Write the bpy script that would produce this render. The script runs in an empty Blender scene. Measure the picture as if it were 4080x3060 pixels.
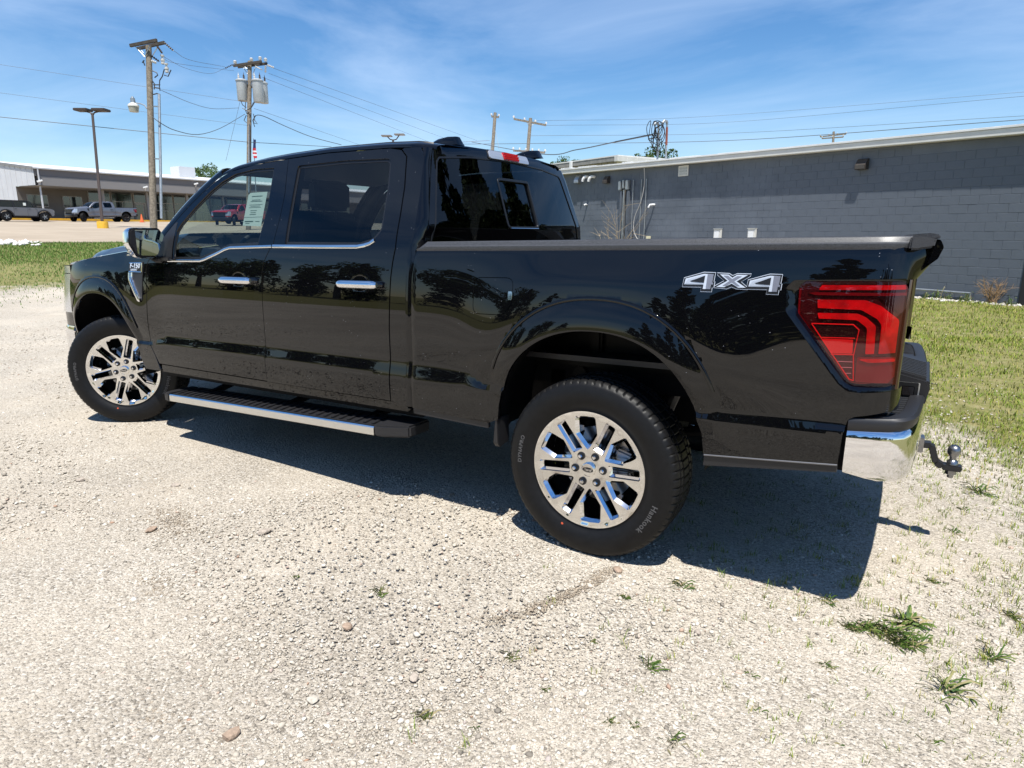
import bpy, bmesh, math, random
import numpy as np
from mathutils import Vector, Matrix
from mathutils.geometry import delaunay_2d_cdt

random.seed(7); rng = np.random.default_rng(7)
scene = bpy.context.scene
COL = scene.collection
R = math.radians

# ------------------------------------------------------------------ camera
FPX = 2593.42 / 4080.0
CAM = np.array([1.159, -3.471, 1.4362]); YAW, PITCH, ROLL = -0.55625, -0.22845, 0.00469
fwd = np.array([math.sin(YAW)*math.cos(PITCH), math.cos(YAW)*math.cos(PITCH), math.sin(PITCH)])
rgt = np.array([math.cos(YAW), -math.sin(YAW), 0.0]); upv = np.cross(rgt, fwd)
rgt, upv = (math.cos(ROLL)*rgt + math.sin(ROLL)*upv, -math.sin(ROLL)*rgt + math.cos(ROLL)*upv)
cam_data = bpy.data.cameras.new('camera'); cam = bpy.data.objects.new('camera', cam_data); COL.objects.link(cam)
cam_data.sensor_width = 36.0; cam_data.lens = 36.0*FPX; cam_data.clip_start = 0.05; cam_data.clip_end = 3000
mw = Matrix.Identity(4)
for i in range(3):
    mw[i][0], mw[i][1], mw[i][2], mw[i][3] = rgt[i], upv[i], -fwd[i], CAM[i]
cam.matrix_world = mw
scene.camera = cam

# ------------------------------------------------------------------ sky, sun, exposure
SUN = np.array([0.19, -0.33, 1.0]); SUN = SUN/np.linalg.norm(SUN)
world = bpy.data.worlds.new('World'); scene.world = world; world.use_nodes = True
nt = world.node_tree; nt.nodes.clear()
o = nt.nodes.new('ShaderNodeOutputWorld'); bg = nt.nodes.new('ShaderNodeBackground')
sky = nt.nodes.new('ShaderNodeTexSky'); sky.sky_type = 'NISHITA'; sky.sun_disc = False
sky.sun_elevation = math.asin(SUN[2]); sky.sun_rotation = math.atan2(SUN[0], SUN[1])
sky.altitude = 200; sky.air_density = 1.0; sky.dust_density = 0.15; sky.ozone_density = 2.2
bg.inputs['Strength'].default_value = 0.095
# thin cirrus: noise stretched along one heading
tc = nt.nodes.new('ShaderNodeTexCoord'); mp = nt.nodes.new('ShaderNodeMapping')
mp.inputs['Rotation'].default_value = (R(8), R(-10), R(35)); mp.inputs['Scale'].default_value = (0.9, 1.7, 5.0)
n1 = nt.nodes.new('ShaderNodeTexNoise'); n1.inputs['Scale'].default_value = 1.6; n1.inputs['Detail'].default_value = 7; n1.inputs['Roughness'].default_value = 0.58; n1.inputs['Distortion'].default_value = 0.5
rp = nt.nodes.new('ShaderNodeValToRGB'); rp.color_ramp.elements[0].position = 0.42; rp.color_ramp.elements[1].position = 0.86
rp.color_ramp.elements[0].color = (0, 0, 0, 1); rp.color_ramp.elements[1].color = (0.5, 0.5, 0.5, 1)
mx = nt.nodes.new('ShaderNodeMixRGB'); mx.inputs['Color2'].default_value = (6.4, 7.6, 9.4, 1)
hs = nt.nodes.new('ShaderNodeHueSaturation'); hs.inputs['Saturation'].default_value = 1.30; hs.inputs['Hue'].default_value = 0.503
L = nt.links.new
L(tc.outputs['Generated'], mp.inputs['Vector']); L(mp.outputs[0], n1.inputs['Vector']); L(n1.outputs[0], rp.inputs[0])
L(sky.outputs[0], hs.inputs['Color']); L(hs.outputs[0], mx.inputs['Color1']); L(rp.outputs[0], mx.inputs['Fac']); L(mx.outputs[0], bg.inputs['Color']); L(bg.outputs[0], o.inputs[0])
sd = bpy.data.lights.new('sun', 'SUN'); sun = bpy.data.objects.new('sun', sd); COL.objects.link(sun)
sd.energy = 5.0; sd.angle = R(0.53); sd.color = (1.0, 0.965, 0.90)
sun.rotation_euler = Vector(SUN).to_track_quat('Z', 'Y').to_euler(); sun.location = (0, 0, 30)
scene.view_settings.view_transform = 'Standard'; scene.view_settings.look = 'None'; scene.view_settings.gamma = 1.0
scene.view_settings.exposure = 0.65
scene.cycles.max_bounces = 8; scene.cycles.transparent_max_bounces = 16; scene.cycles.glossy_bounces = 4; scene.cycles.diffuse_bounces = 3
scene.cycles.caustics_reflective = False; scene.cycles.caustics_refractive = False
scene.cycles.sample_clamp_indirect = 6.0
scene.cycles.use_denoising = True

def at(px, py, depth):
    """world point seen at photo pixel (4080 wide) at a depth along the view axis"""
    d = fwd + rgt*((px-2040)/2593.42) - upv*((py-1530)/2593.42)
    return CAM + d*depth

# ------------------------------------------------------------------ materials
MATS = {}
def mat(name, color=(.5,.5,.5), rough=.5, metal=0.0, coat=0.0, coat_rough=.03, spec=.5, noise=None, bump=None, emit=None, alpha_tint=None, sheen=0):
    """noise = (scale, amount, detail[, second colour]); bump = (scale, strength, distance)"""
    if name in MATS: return MATS[name]
    m = bpy.data.materials.new(name); m.use_nodes = True; MATS[name] = m
    t = m.node_tree; b = t.nodes['Principled BSDF']
    b.inputs['Base Color'].default_value = (*color, 1); b.inputs['Roughness'].default_value = rough; b.inputs['Metallic'].default_value = metal
    b.inputs['Coat Weight'].default_value = coat; b.inputs['Coat Roughness'].default_value = coat_rough
    b.inputs['Specular IOR Level'].default_value = spec
    if noise or bump:
        g = t.nodes.new('ShaderNodeTexCoord')
    if noise:
        n = t.nodes.new('ShaderNodeTexNoise'); n.inputs['Scale'].default_value = noise[0]; n.inputs['Detail'].default_value = noise[2]; n.inputs['Roughness'].default_value = .6
        t.links.new(g.outputs['Object'], n.inputs['Vector'])
        r = t.nodes.new('ShaderNodeValToRGB'); r.color_ramp.elements[0].position = .3; r.color_ramp.elements[1].position = .7
        a = noise[1]; c2 = noise[3] if len(noise) > 3 else tuple(min(1, c*(1+a)) for c in color)
        r.color_ramp.elements[0].color = (*[c*(1-a) for c in color], 1); r.color_ramp.elements[1].color = (*c2, 1)
        t.links.new(n.outputs[0], r.inputs[0]); t.links.new(r.outputs[0], b.inputs['Base Color'])
    if bump:
        n = t.nodes.new('ShaderNodeTexNoise'); n.inputs['Scale'].default_value = bump[0]; n.inputs['Detail'].default_value = 6
        t.links.new(g.outputs['Object'], n.inputs['Vector'])
        bp = t.nodes.new('ShaderNodeBump'); bp.inputs['Strength'].default_value = bump[1]; bp.inputs['Distance'].default_value = bump[2]
        t.links.new(n.outputs[0], bp.inputs['Height']); t.links.new(bp.outputs[0], b.inputs['Normal'])
    if emit:
        b.inputs['Emission Color'].default_value = (*emit[0], 1); b.inputs['Emission Strength'].default_value = emit[1]
    return m

def spotted(m, scale=70, size=.085, share=.10, col=(.30,.31,.34)):
    t = m.node_tree; b = t.nodes['Principled BSDF']; g = t.nodes.new('ShaderNodeTexCoord'); v = t.nodes.new('ShaderNodeTexVoronoi'); v.inputs['Scale'].default_value = scale
    t.links.new(g.outputs['Object'], v.inputs['Vector']); s = t.nodes.new('ShaderNodeSeparateColor'); t.links.new(v.outputs['Color'], s.inputs[0])
    def math_(op, a_, b_):
        n = t.nodes.new('ShaderNodeMath'); n.operation = op
        for i, q in enumerate((a_, b_)):
            if isinstance(q, (int, float)): n.inputs[i].default_value = q
            else: t.links.new(q, n.inputs[i])
        return n.outputs[0]
    nz = t.nodes.new('ShaderNodeTexNoise'); nz.inputs['Scale'].default_value = 2.2; nz.inputs['Detail'].default_value = 4; t.links.new(g.outputs['Object'], nz.inputs['Vector'])
    near_ = math_('LESS_THAN', v.outputs['Distance'], size); few = math_('LESS_THAN', s.outputs[0], share); pat = math_('GREATER_THAN', nz.outputs[0], .50)
    f = math_('MULTIPLY', math_('MULTIPLY', near_, few), pat)
    mx_ = t.nodes.new('ShaderNodeMixRGB'); t.links.new(f, mx_.inputs[0]); mx_.inputs[1].default_value = b.inputs['Base Color'].default_value; mx_.inputs[2].default_value = (*col, 1); t.links.new(mx_.outputs[0], b.inputs['Base Color'])
    return m

def glass(name, tint, ior=1.45, rough=0.0, extra=0.0):
    if name in MATS: return MATS[name]
    m = bpy.data.materials.new(name); m.use_nodes = True; MATS[name] = m
    t = m.node_tree; t.nodes.clear()
    out = t.nodes.new('ShaderNodeOutputMaterial'); tr = t.nodes.new('ShaderNodeBsdfTransparent'); gl = t.nodes.new('ShaderNodeBsdfGlossy')
    mxs = t.nodes.new('ShaderNodeMixShader'); fr = t.nodes.new('ShaderNodeFresnel')
    tr.inputs[0].default_value = (*tint, 1); gl.inputs['Roughness'].default_value = rough; fr.inputs[0].default_value = ior
    ge = t.nodes.new('ShaderNodeNewGeometry'); ml = t.nodes.new('ShaderNodeMath'); ml.operation = 'MULTIPLY_ADD'; ml.inputs[1].default_value = 1/ior-ior; ml.inputs[2].default_value = ior
    t.links.new(ge.outputs['Backfacing'], ml.inputs[0]); t.links.new(ml.outputs[0], fr.inputs[0])
    t.links.new(fr.outputs[0], mxs.inputs[0]); t.links.new(tr.outputs[0], mxs.inputs[1]); t.links.new(gl.outputs[0], mxs.inputs[2]); t.links.new(mxs.outputs[0], out.inputs[0])
    return m

# ------------------------------------------------------------------ mesh helpers
def link(name, me, parent=None, **props):
    ob = bpy.data.objects.new(name, me); COL.objects.link(ob)
    if parent is not None: ob.parent = parent
    for k, v in props.items(): ob[k] = v
    return ob

def thing(name, label, cat, loc=(0,0,0), rotz=0.0, group=None):
    ob = bpy.data.objects.new(name, None); COL.objects.link(ob); ob.empty_display_size = .2
    ob.location = loc; ob.rotation_euler = (0, 0, rotz); ob['label'] = label; ob['category'] = cat
    if group: ob['group'] = group
    return ob

def tag(ob, label=None, cat=None, group=None, kind=None):
    for k, v in (('label', label), ('category', cat), ('group', group), ('kind', kind)):
        if v: ob[k] = v
    return ob

def mesh_np(name, verts, faces, m=None, smooth=False, angle=None):
    """verts (N,3), faces (M,k) numpy or list of lists"""
    me = bpy.data.meshes.new(name)
    if isinstance(faces, np.ndarray):
        k = faces.shape[1]; n = len(faces)
        me.vertices.add(len(verts)); me.vertices.foreach_set('co', np.asarray(verts, np.float32).ravel())
        me.loops.add(n*k); me.loops.foreach_set('vertex_index', faces.astype(np.int32).ravel())
        me.polygons.add(n); me.polygons.foreach_set('loop_start', np.arange(0, n*k, k, dtype=np.int32))
        me.update(calc_edges=True)
    else:
        me.from_pydata([tuple(v) for v in verts], [], faces); me.update()
    if smooth: me.polygons.foreach_set('use_smooth', np.ones(len(me.polygons), bool))
    if angle is not None: me.set_sharp_from_angle(angle=R(angle))
    if m: me.materials.append(m)
    return me

class MB:
    """collects simple solids; build() links them as ONE mesh object"""
    def __init__(s): s.v = []; s.f = []
    def add(s, v, f):
        n = len(s.v); s.v += [tuple(map(float, p)) for p in v]; s.f += [[i+n for i in q] for q in f]; return s
    def box(s, x0, x1, y0, y1, z0, z1):
        return s.add([(x0,y0,z0),(x1,y0,z0),(x1,y1,z0),(x0,y1,z0),(x0,y0,z1),(x1,y0,z1),(x1,y1,z1),(x0,y1,z1)],
                     [(3,2,1,0),(4,5,6,7),(0,1,5,4),(1,2,6,5),(2,3,7,6),(3,0,4,7)])
    def obox(s, c, ax, ay, az, hx, hy, hz):
        c, ax, ay, az = map(np.array, (c, ax, ay, az)); v = []
        for k in (-1,1):
            for i, j in ((-1,-1),(1,-1),(1,1),(-1,1)): v.append(c+ax*hx*i+ay*hy*j+az*hz*k)
        return s.add(v, [(3,2,1,0),(4,5,6,7),(0,1,5,4),(1,2,6,5),(2,3,7,6),(3,0,4,7)])
    def bar(s, a, b, w, h, up=(0,0,1)):
        a, b = np.array(a, float), np.array(b, float); d = b-a; l = np.linalg.norm(d); d /= l
        sd_ = np.cross(d, up); sd_ /= max(1e-9, np.linalg.norm(sd_)); u = np.cross(sd_, d)
        return s.obox((a+b)/2, d, sd_, u, l/2, w/2, h/2)
    def cyl(s, a, b, r0, r1=None, n=16, caps=True):
        r1 = r0 if r1 is None else r1
        a, b = np.array(a, float), np.array(b, float); d = (b-a)/np.linalg.norm(b-a)
        t = np.array([1,0,0]) if abs(d[0]) < .8 else np.array([0,1,0]); u = np.cross(d, t); u /= np.linalg.norm(u); w = np.cross(d, u)
        v = []
        for p, r in ((a, r0), (b, r1)):
            for i in range(n):
                an = 2*math.pi*i/n; v.append(p + r*(math.cos(an)*u + math.sin(an)*w))
        f = [(i, (i+1) % n, n+(i+1) % n, n+i) for i in range(n)]
        if caps: f += [tuple(range(n-1, -1, -1)), tuple(range(n, 2*n))]
        return s.add(v, f)
    def tube(s, pts, r, n=8, caps=True):
        pts = [np.array(p, float) for p in pts]; rings = []; prev = None
        for i, p in enumerate(pts):
            d = pts[min(i+1, len(pts)-1)] - pts[max(i-1, 0)]; d /= max(1e-9, np.linalg.norm(d))
            if prev is None:
                t = np.array([0,0,1]) if abs(d[2]) < .9 else np.array([1,0,0]); u = np.cross(d, t)
            else: u = prev - d*(prev@d)
            u /= max(1e-9, np.linalg.norm(u)); prev = u; w = np.cross(d, u)
            rr = r[i] if hasattr(r, '__len__') else r
            rings.append([p + rr*(math.cos(2*math.pi*k/n)*u + math.sin(2*math.pi*k/n)*w) for k in range(n)])
        v = [q for g in rings for q in g]; f = []
        for i in range(len(pts)-1):
            for k in range(n): f.append((i*n+k, i*n+(k+1) % n, (i+1)*n+(k+1) % n, (i+1)*n+k))
        if caps: f += [tuple(range(n-1, -1, -1)), tuple(range((len(pts)-1)*n, len(pts)*n))]
        return s.add(v, f)
    def lathe(s, prof, c=(0,0,0), axis='z', n=32):
        """prof = [(r, h)]"""
        v = []; c = np.array(c, float)
        for r, h in prof:
            for i in range(n):
                a = 2*math.pi*i/n
                if axis == 'z': q = (r*math.cos(a), r*math.sin(a), h)
                elif axis == 'y': q = (r*math.cos(a), h, r*math.sin(a))
                else: q = (h, r*math.cos(a), r*math.sin(a))
                v.append(c+np.array(q))
        f = []
        for j in range(len(prof)-1):
            for i in range(n): f.append((j*n+i, j*n+(i+1) % n, (j+1)*n+(i+1) % n, (j+1)*n+i))
        return s.add(v, f)
    def prism(s, poly, axis, a, b):
        """poly 2d -> extruded along axis from a to b (axis 0: poly=(y,z); 1: (x,z); 2: (x,y))"""
        n = len(poly); v = []
        for h in (a, b):
            for p in poly:
                q = [p[0], p[1]]; q.insert(axis, h); v.append(tuple(q))
        f = [(i, (i+1) % n, n+(i+1) % n, n+i) for i in range(n)] + [tuple(range(n-1, -1, -1)), tuple(range(n, 2*n))]
        return s.add(v, f)
    def grid(s, P, flip=False):
        """P (a,b,3)"""
        a, b = P.shape[:2]; f = []
        for i in range(a-1):
            for j in range(b-1):
                q = (i*b+j, i*b+j+1, (i+1)*b+j+1, (i+1)*b+j); f.append(q[::-1] if flip else q)
        return s.add(P.reshape(-1, 3), f)
    def build(s, name, m, parent=None, bevel=0, seg=2, smooth=True, angle=35, tf=None, recalc=True, **props):
        v = s.v
        if tf: v = [tf(p) for p in v]
        me = bpy.data.meshes.new(name); me.from_pydata([tuple(p) for p in v], [], s.f)
        if bevel or recalc:
            bm = bmesh.new(); bm.from_mesh(me)
            if recalc: bmesh.ops.recalc_face_normals(bm, faces=bm.faces)
            if bevel:
                es = [e for e in bm.edges if len(e.link_faces) == 2 and e.calc_face_angle(0) > R(28)]
                bmesh.ops.bevel(bm, geom=es, offset=bevel, segments=seg, affect='EDGES', clamp_overlap=True)
            bm.to_mesh(me); bm.free()
        if smooth:
            me.polygons.foreach_set('use_smooth', np.ones(len(me.polygons), bool)); me.set_sharp_from_angle(angle=R(angle))
        me.materials.append(m); me.update()
        return link(name, me, parent, **props)

def densify(poly, step, closed=True):
    out = []; n = len(poly)
    for i in range(n if closed else n-1):
        a, b = np.array(poly[i], float), np.array(poly[(i+1) % n], float)
        k = max(1, int(math.ceil(np.linalg.norm(b-a)/step)))
        for j in range(k): out.append(tuple(a+(b-a)*j/k))
    if not closed: out.append(tuple(poly[-1]))
    return out

def rounded(poly, r, seg=4):
    """round every corner of a closed polygon; r = number or list"""
    out = []; n = len(poly)
    for i in range(n):
        p0, p, p1 = (np.array(poly[(i+k) % n], float) for k in (-1, 0, 1))
        rr = r[i] if hasattr(r, '__len__') else r
        a, b = p0-p, p1-p; la, lb = np.linalg.norm(a), np.linalg.norm(b)
        c = (a/la)@(b/lb)
        if rr <= 0 or c < -.985: out.append(tuple(p)); continue
        half = math.acos(max(-1, min(1, c)))/2; d = min(rr/math.tan(half), la*.45, lb*.45)
        s0, s1 = p+a/la*d, p+b/lb*d
        for k in range(seg+1):
            t = k/seg; out.append(tuple((1-t)**2*s0 + 2*t*(1-t)*p + t*t*s1))
    return out

def smooth_open(pts, n=24):
    """Catmull-Rom through open points"""
    P = [np.array(p, float) for p in pts]; P = [2*P[0]-P[1]] + P + [2*P[-1]-P[-2]]; out = []
    m = max(2, n//(len(P)-3))
    for i in range(1, len(P)-2):
        for k in range(m):
            t = k/m; a, b, c, d = P[i-1:i+3]
            out.append(tuple(.5*((2*b)+(-a+c)*t+(2*a-5*b+4*c-d)*t*t+(-a+3*b-3*c+d)*t**3)))
    out.append(tuple(P[-2])); return out

def inside(poly, P):
    poly = np.asarray(poly); x, y = P[:, 0], P[:, 1]; r = np.zeros(len(P), bool); n = len(poly); j = n-1
    for i in range(n):
        xi, yi, xj, yj = *poly[i], *poly[j]
        c = ((yi > y) != (yj > y)) & (x < (xj-xi)*(y-yi)/((yj-yi) or 1e-12)+xi); r ^= c; j = i
    return r

def seg_dist(P, a, b):
    a, b = np.array(a), np.array(b); d = b-a; t = np.clip(((P-a)@d)/max(1e-12, d@d), 0, 1); return np.linalg.norm(P-(a+t[:, None]*d), axis=1)

def area2(poly):
    p = np.asarray(poly); return .5*np.sum(p[:, 0]*np.roll(p[:, 1], -1)-np.roll(p[:, 0], -1)*p[:, 1])

def surf_panel(name, outline, mapf, m, parent=None, res=.03, lip=.018, holes=(), feats=(), flip=False, tf=None, lipmat=None, edge=.0, **props):
    """A curved sheet: 2-d outline (with holes) filled by a constrained triangulation, lifted by mapf(u,v)->(N,3),
    smooth analytic normals, edges turned in by lip."""
    loops = [densify(outline, res)] + [densify(h, res) for h in holes]
    if area2(loops[0]) < 0: loops[0].reverse()
    for h in loops[1:]:
        if area2(h) > 0: h.reverse()
    V = []; E = []
    for lp in loops:
        n0 = len(V); V += lp; E += [(n0+i, n0+(i+1) % len(lp)) for i in range(len(lp))]
    nb = len(V); lo, hi = np.min(loops[0], 0), np.max(loops[0], 0)
    feats = [densify(f, res, False) for f in feats]
    gx = np.arange(lo[0]+res*.5, hi[0], res); gz = np.arange(lo[1]+res*.5, hi[1], res)
    G = np.array([(a+(.5*res if j % 2 else 0), b) for j, b in enumerate(gz) for a in gx]) if len(gx) and len(gz) else np.zeros((0, 2))
    if len(G):
        keep = inside(loops[0], G)
        for h in loops[1:]: keep &= ~inside(h, G)
        for a, b in E: 
            keep &= seg_dist(G, V[a], V[b]) > .45*res
        for f in feats:
            for a, b in zip(f[:-1], f[1:]): keep &= seg_dist(G, a, b) > .4*res
        G = G[keep]
    for f in feats:
        f = np.array(f); k = inside(loops[0], f)
        for h in loops[1:]: k &= ~inside(h, f)
        for a, b in E: k &= seg_dist(f, V[a], V[b]) > .25*res
        idx = {}
        for i in range(len(f)):
            if k[i]: idx[i] = len(V); V.append(tuple(f[i]))
        E += [(idx[i], idx[i+1]) for i in range(len(f)-1) if i in idx and i+1 in idx]
    V += [tuple(g) for g in G]
    vo, eo, fo, ov, oe, of = delaunay_2d_cdt([Vector(v) for v in V], E, [], 0, 1e-6, True)
    UV = np.array([(v.x, v.y) for v in vo]); F = np.array([list(f) for f in fo])
    cen = UV[F].mean(1); k = inside(loops[0], cen)
    for h in loops[1:]: k &= ~inside(h, cen)
    F = F[k]
    e1, e2 = UV[F[:, 1]]-UV[F[:, 0]], UV[F[:, 2]]-UV[F[:, 0]]
    F[(e1[:, 0]*e2[:, 1]-e1[:, 1]*e2[:, 0]) < 0] = F[(e1[:, 0]*e2[:, 1]-e1[:, 1]*e2[:, 0]) < 0][:, ::-1]
    def nrm(uv):
        h = 1.2e-3; du = mapf(uv[:, 0]+h, uv[:, 1])-mapf(uv[:, 0]-h, uv[:, 1]); dv = mapf(uv[:, 0], uv[:, 1]+h)-mapf(uv[:, 0], uv[:, 1]-h)
        n = np.cross(du, dv); n /= np.linalg.norm(n, axis=1)[:, None]; return -n if flip else n
    P = mapf(UV[:, 0], UV[:, 1]); N = nrm(UV); VV = [P]; NN = [N]; FF = [list(f[::-1]) if flip else list(f) for f in F]; n0 = len(P)
    if lip:
        for lp in loops:
            lp = np.array(lp); n = len(lp); p = mapf(lp[:, 0], lp[:, 1]); nn = nrm(lp)
            tg = np.roll(lp, -1, 0)-np.roll(lp, 1, 0); tg /= np.maximum(1e-9, np.linalg.norm(tg, axis=1))[:, None]
            o2 = np.stack([tg[:, 1], -tg[:, 0]], 1)
            h = 1e-3; q = mapf(lp[:, 0]+o2[:, 0]*h, lp[:, 1]+o2[:, 1]*h)-p; q /= np.linalg.norm(q, axis=1)[:, None]
            VV += [p, p-nn*lip]; NN += [q*.75+nn*.4, q]
            for i in range(n):
                j = (i+1) % n; f = [n0+i, n0+n+i, n0+n+j, n0+j]; FF.append(f[::-1] if flip else f)
            n0 += 2*n
    VV = np.concatenate(VV); NN = np.concatenate(NN); NN /= np.linalg.norm(NN, axis=1)[:, None]
    if tf: VV = np.array([tf(v) for v in VV])
    me = bpy.data.meshes.new(name); me.from_pydata([tuple(v) for v in VV], [], FF)
    me.polygons.foreach_set('use_smooth', np.ones(len(me.polygons), bool)); me.update()
    me.normals_split_custom_set_from_vertices([tuple(n) for n in NN])
    me.materials.append(m)
    return link(name, me, parent, **props)

def text_mesh(txt, size, extrude=.0, spacing=1.0, bold=0.0):
    cu = bpy.data.curves.new('lettering', 'FONT'); cu.body = txt; cu.size = size; cu.extrude = extrude; cu.align_x = 'CENTER'; cu.align_y = 'CENTER'
    cu.space_character = spacing; cu.offset = bold
    ob = bpy.data.objects.new('lettering', cu); COL.objects.link(ob)
    dg = bpy.context.evaluated_depsgraph_get(); me = bpy.data.meshes.new_from_object(ob.evaluated_get(dg))
    bpy.data.objects.remove(ob); bpy.data.curves.remove(cu)
    return me

def copy_tree(ob, parent=None, swap=None):
    c = ob.copy(); COL.objects.link(c); c.parent = parent
    if swap and c.type == 'MESH':
        for i, sl in enumerate(c.material_slots):
            if sl.material and sl.material.name in swap:
                new = swap[sl.material.name]; sl.link = 'OBJECT'; c.material_slots[i].material = new
    for ch in list(ob.children): copy_tree(ch, c, swap)
    return c
# ------------------------------------------------------------------ the black pickup
KR = 0.0203                                  # the body sits slightly nose-down
def T(p): return (p[0], p[1], p[2]+KR*p[0])
def TT(P): P = np.array(P, float); P[..., 2] += KR*P[..., 0]; return P

M_PAINT = mat('black_paint', (.0022,.0023,.0030), .30, 0, 1.0, .010, .0)
spotted(M_PAINT)
M_CHROME = mat('chrome', (.80,.80,.82), .045, 1.0)
M_CHROMED = mat('bright_alloy', (.84,.83,.81), .09, 1.0)
M_SATIN = mat('satin_aluminium', (.74,.73,.70), .38, 1.0)
M_PLASTIC = mat('black_plastic', (.014,.014,.016), .45, bump=(900,.25,.0006))
M_RAIL = mat('wet_grey_plastic', (.028,.029,.033), .38, spec=.4, noise=(420,.75,4,(.085,.088,.096)), bump=(600,.3,.0008))
M_RUBBER = mat('tyre_rubber', (.0055,.0055,.006), .50, spec=.25, noise=(40,.3,5), bump=(180,.12,.001))
M_SEAL = mat('window_seal', (.010,.010,.011), .35)
M_DARK = mat('dark_underbody', (.005,.005,.0055), .6, spec=.12, noise=(30,.5,4))
M_WELL = mat('wheel_well_panel', (.005,.005,.005), .40, spec=.12)
M_INT = mat('cabin_trim', (.022,.023,.026), .6, bump=(300,.3,.001))
M_SEATM = mat('seat_leather', (.020,.021,.024), .48, bump=(120,.15,.001))
M_STEEL = mat('bare_steel', (.30,.30,.31), .32, 1.0, noise=(25,.25,4))
M_LAMPRED = mat('lamp_red_bright', (.44,.005,.008), .22, coat=.6, coat_rough=.05, noise=(14,.45,3), bump=(260,.35,.002))
M_LAMPDEEP = mat('lamp_red_deep', (.11,.008,.012), .12, coat=1.0, coat_rough=.02)
M_LAMPHOUSE = mat('lamp_housing_maroon', (.034,.009,.011), .14, coat=1.0, coat_rough=.02)
M_LAMPSMOKE = mat('lamp_smoked', (.012,.010,.010), .16, coat=1.0, coat_rough=.02)
M_LAMPGLOW = mat('lamp_red_edge', (.55,.02,.02), .2, coat=1.0)
M_LAMPCLEAR = mat('lamp_clear', (.55,.56,.58), .12, .55, 1.0, .02)
M_WHITE = mat('decal_white', (.46,.51,.59), .3, coat=.6)
M_DECALG = mat('decal_grey', (.16,.17,.21), .3, coat=.6)
M_DECALL = mat('decal_light_grey', (.36,.40,.47), .3, coat=.6)
M_PAPER = mat('sticker_paper', (.78,.82,.76), .6)
M_PRINT = mat('sticker_print', (.09,.15,.13), .6)
M_TRIMEDGE = mat('trim_edge', (.20,.20,.21), .35, .6)
M_PADTREAD = mat('tread_pad_worn', (.030,.031,.034), .42)
G_LIGHT = glass('side_glass_clear', (.46,.54,.53), 1.45)
G_DARK = glass('privacy_glass', (.34,.36,.38), 1.45)
G_REAR = glass('rear_glass', (.035,.04,.045), 1.52)
G_WIND = glass('windshield_glass', (.88,.92,.90), 1.4)
G_LENS = glass('tail_lens', (.93,.50,.52), 1.5)
G_MIRROR = mat('mirror_glass', (.30,.34,.36), .02, 1.0)
M_DISC = mat('brake_disc', (.34,.33,.32), .3, 1.0)

# ---- half width of the body side at (x, z)
_tz = np.array([.30,.45,.55,.65,.80,.95,1.05,1.10,1.20,1.29,1.36,1.40,1.46,1.9,2.1])
_td = np.array([-12,-8,-3,-1,-1.2,0,1.5,3,5,7.5,11,14,20.5,23,25])
_gz = np.arange(.30, 2.1, .002); _gw = -np.cumsum(np.tan(np.radians(np.interp(_gz, _tz, _td))))*.002
_gw += .972-np.interp(.80, _gz, _gw)
_ztx = np.array([(-5,.745),(-3.38,.751),(-3.18,.811),(-2.2,.818),(-1.0,.818),(-.645,.814),(-.552,.751),(-.45,.742),(.45,.739),(1.1,.766)])
_zbx = np.array([(-5,.721),(-3.36,.723),(-2.28,.728),(-1.0,.712),(-.48,.723),(.48,.721),(1.1,.744)])
AR_R = (.02, .55, .478, .487, .556, .622)
AR_F = (-3.99, .55, .468, .520, .520, .640)
EXN = 2.2
def sstep(t): t = np.clip(t, 0, 1); return t*t*(3-2*t)
def arch_q(x, z, cx, cz, a, b):
    return (np.abs((x-cx)/a)**EXN + np.maximum(0, (z-cz)/b)**EXN + 1e-9)**(1/EXN)
def ztop(x): return np.interp(x, _ztx[:, 0], _ztx[:, 1])
def zbot(x): return np.interp(x, _zbx[:, 0], _zbx[:, 1])
def W(x, z):
    x, z = np.asarray(x, float), np.asarray(z, float)
    w = np.interp(z, _gz, _gw)
    t = (ztop(x)-z)/(ztop(x)-zbot(x)); w = w + .0178*(.5*sstep(t)+.5*np.clip(t, 0, 1))
    w = w + .010*sstep((x+1.02)/.06)*sstep((1.45-z)/.1)
    for A, am in ((AR_R, .019), (AR_F, .019)):
        qo = arch_q(x, z, *A[:4]); qc = arch_q(x, z, A[0], A[1], A[4], A[5])
        s = np.clip((1-qc)/np.maximum(1e-3, (1-qc)+np.maximum(0, qo-1)), 0, 1)
        w = w + am*(1-(1-s)**2)*sstep((z-.66)/.20)*(qc < 1)
        w = w + .020*np.exp(-(np.maximum(0, qc-1)/.34)**2)*sstep((z-.70)/.25)*sstep((1.42-z)/.2)
    w = w - .26*np.maximum(0, -4.15-x)**2
    w = w - 5.5*np.maximum(0, x-1.05)**2
    return w
def side_map(sgn, off=0.0):
    if sgn < 0: return lambda u, v: np.stack([u, -(W(u, v)+off), v], 1)
    return lambda u, v: np.stack([u, W(u, v)+off, v], 1)
def ledge_feats(x0, x1):
    xs = np.linspace(x0, x1, 60); return [[(x, float(ztop(x))) for x in xs], [(x, float(zbot(x))) for x in xs]]
def arch_poly(A, k=1.0, n=44, which=0):
    a, b = (A[2], A[3]) if which == 0 else (A[4], A[5]); out = []
    for i in range(n+1):
        th = math.pi*i/n; c, s_ = math.cos(th), math.sin(th)
        out.append((A[0]+k*a*math.copysign(abs(c)**(2/EXN), c), A[1]+k*b*abs(s_)**(2/EXN)))
    return out   # from +x side over the top to -x side

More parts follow.
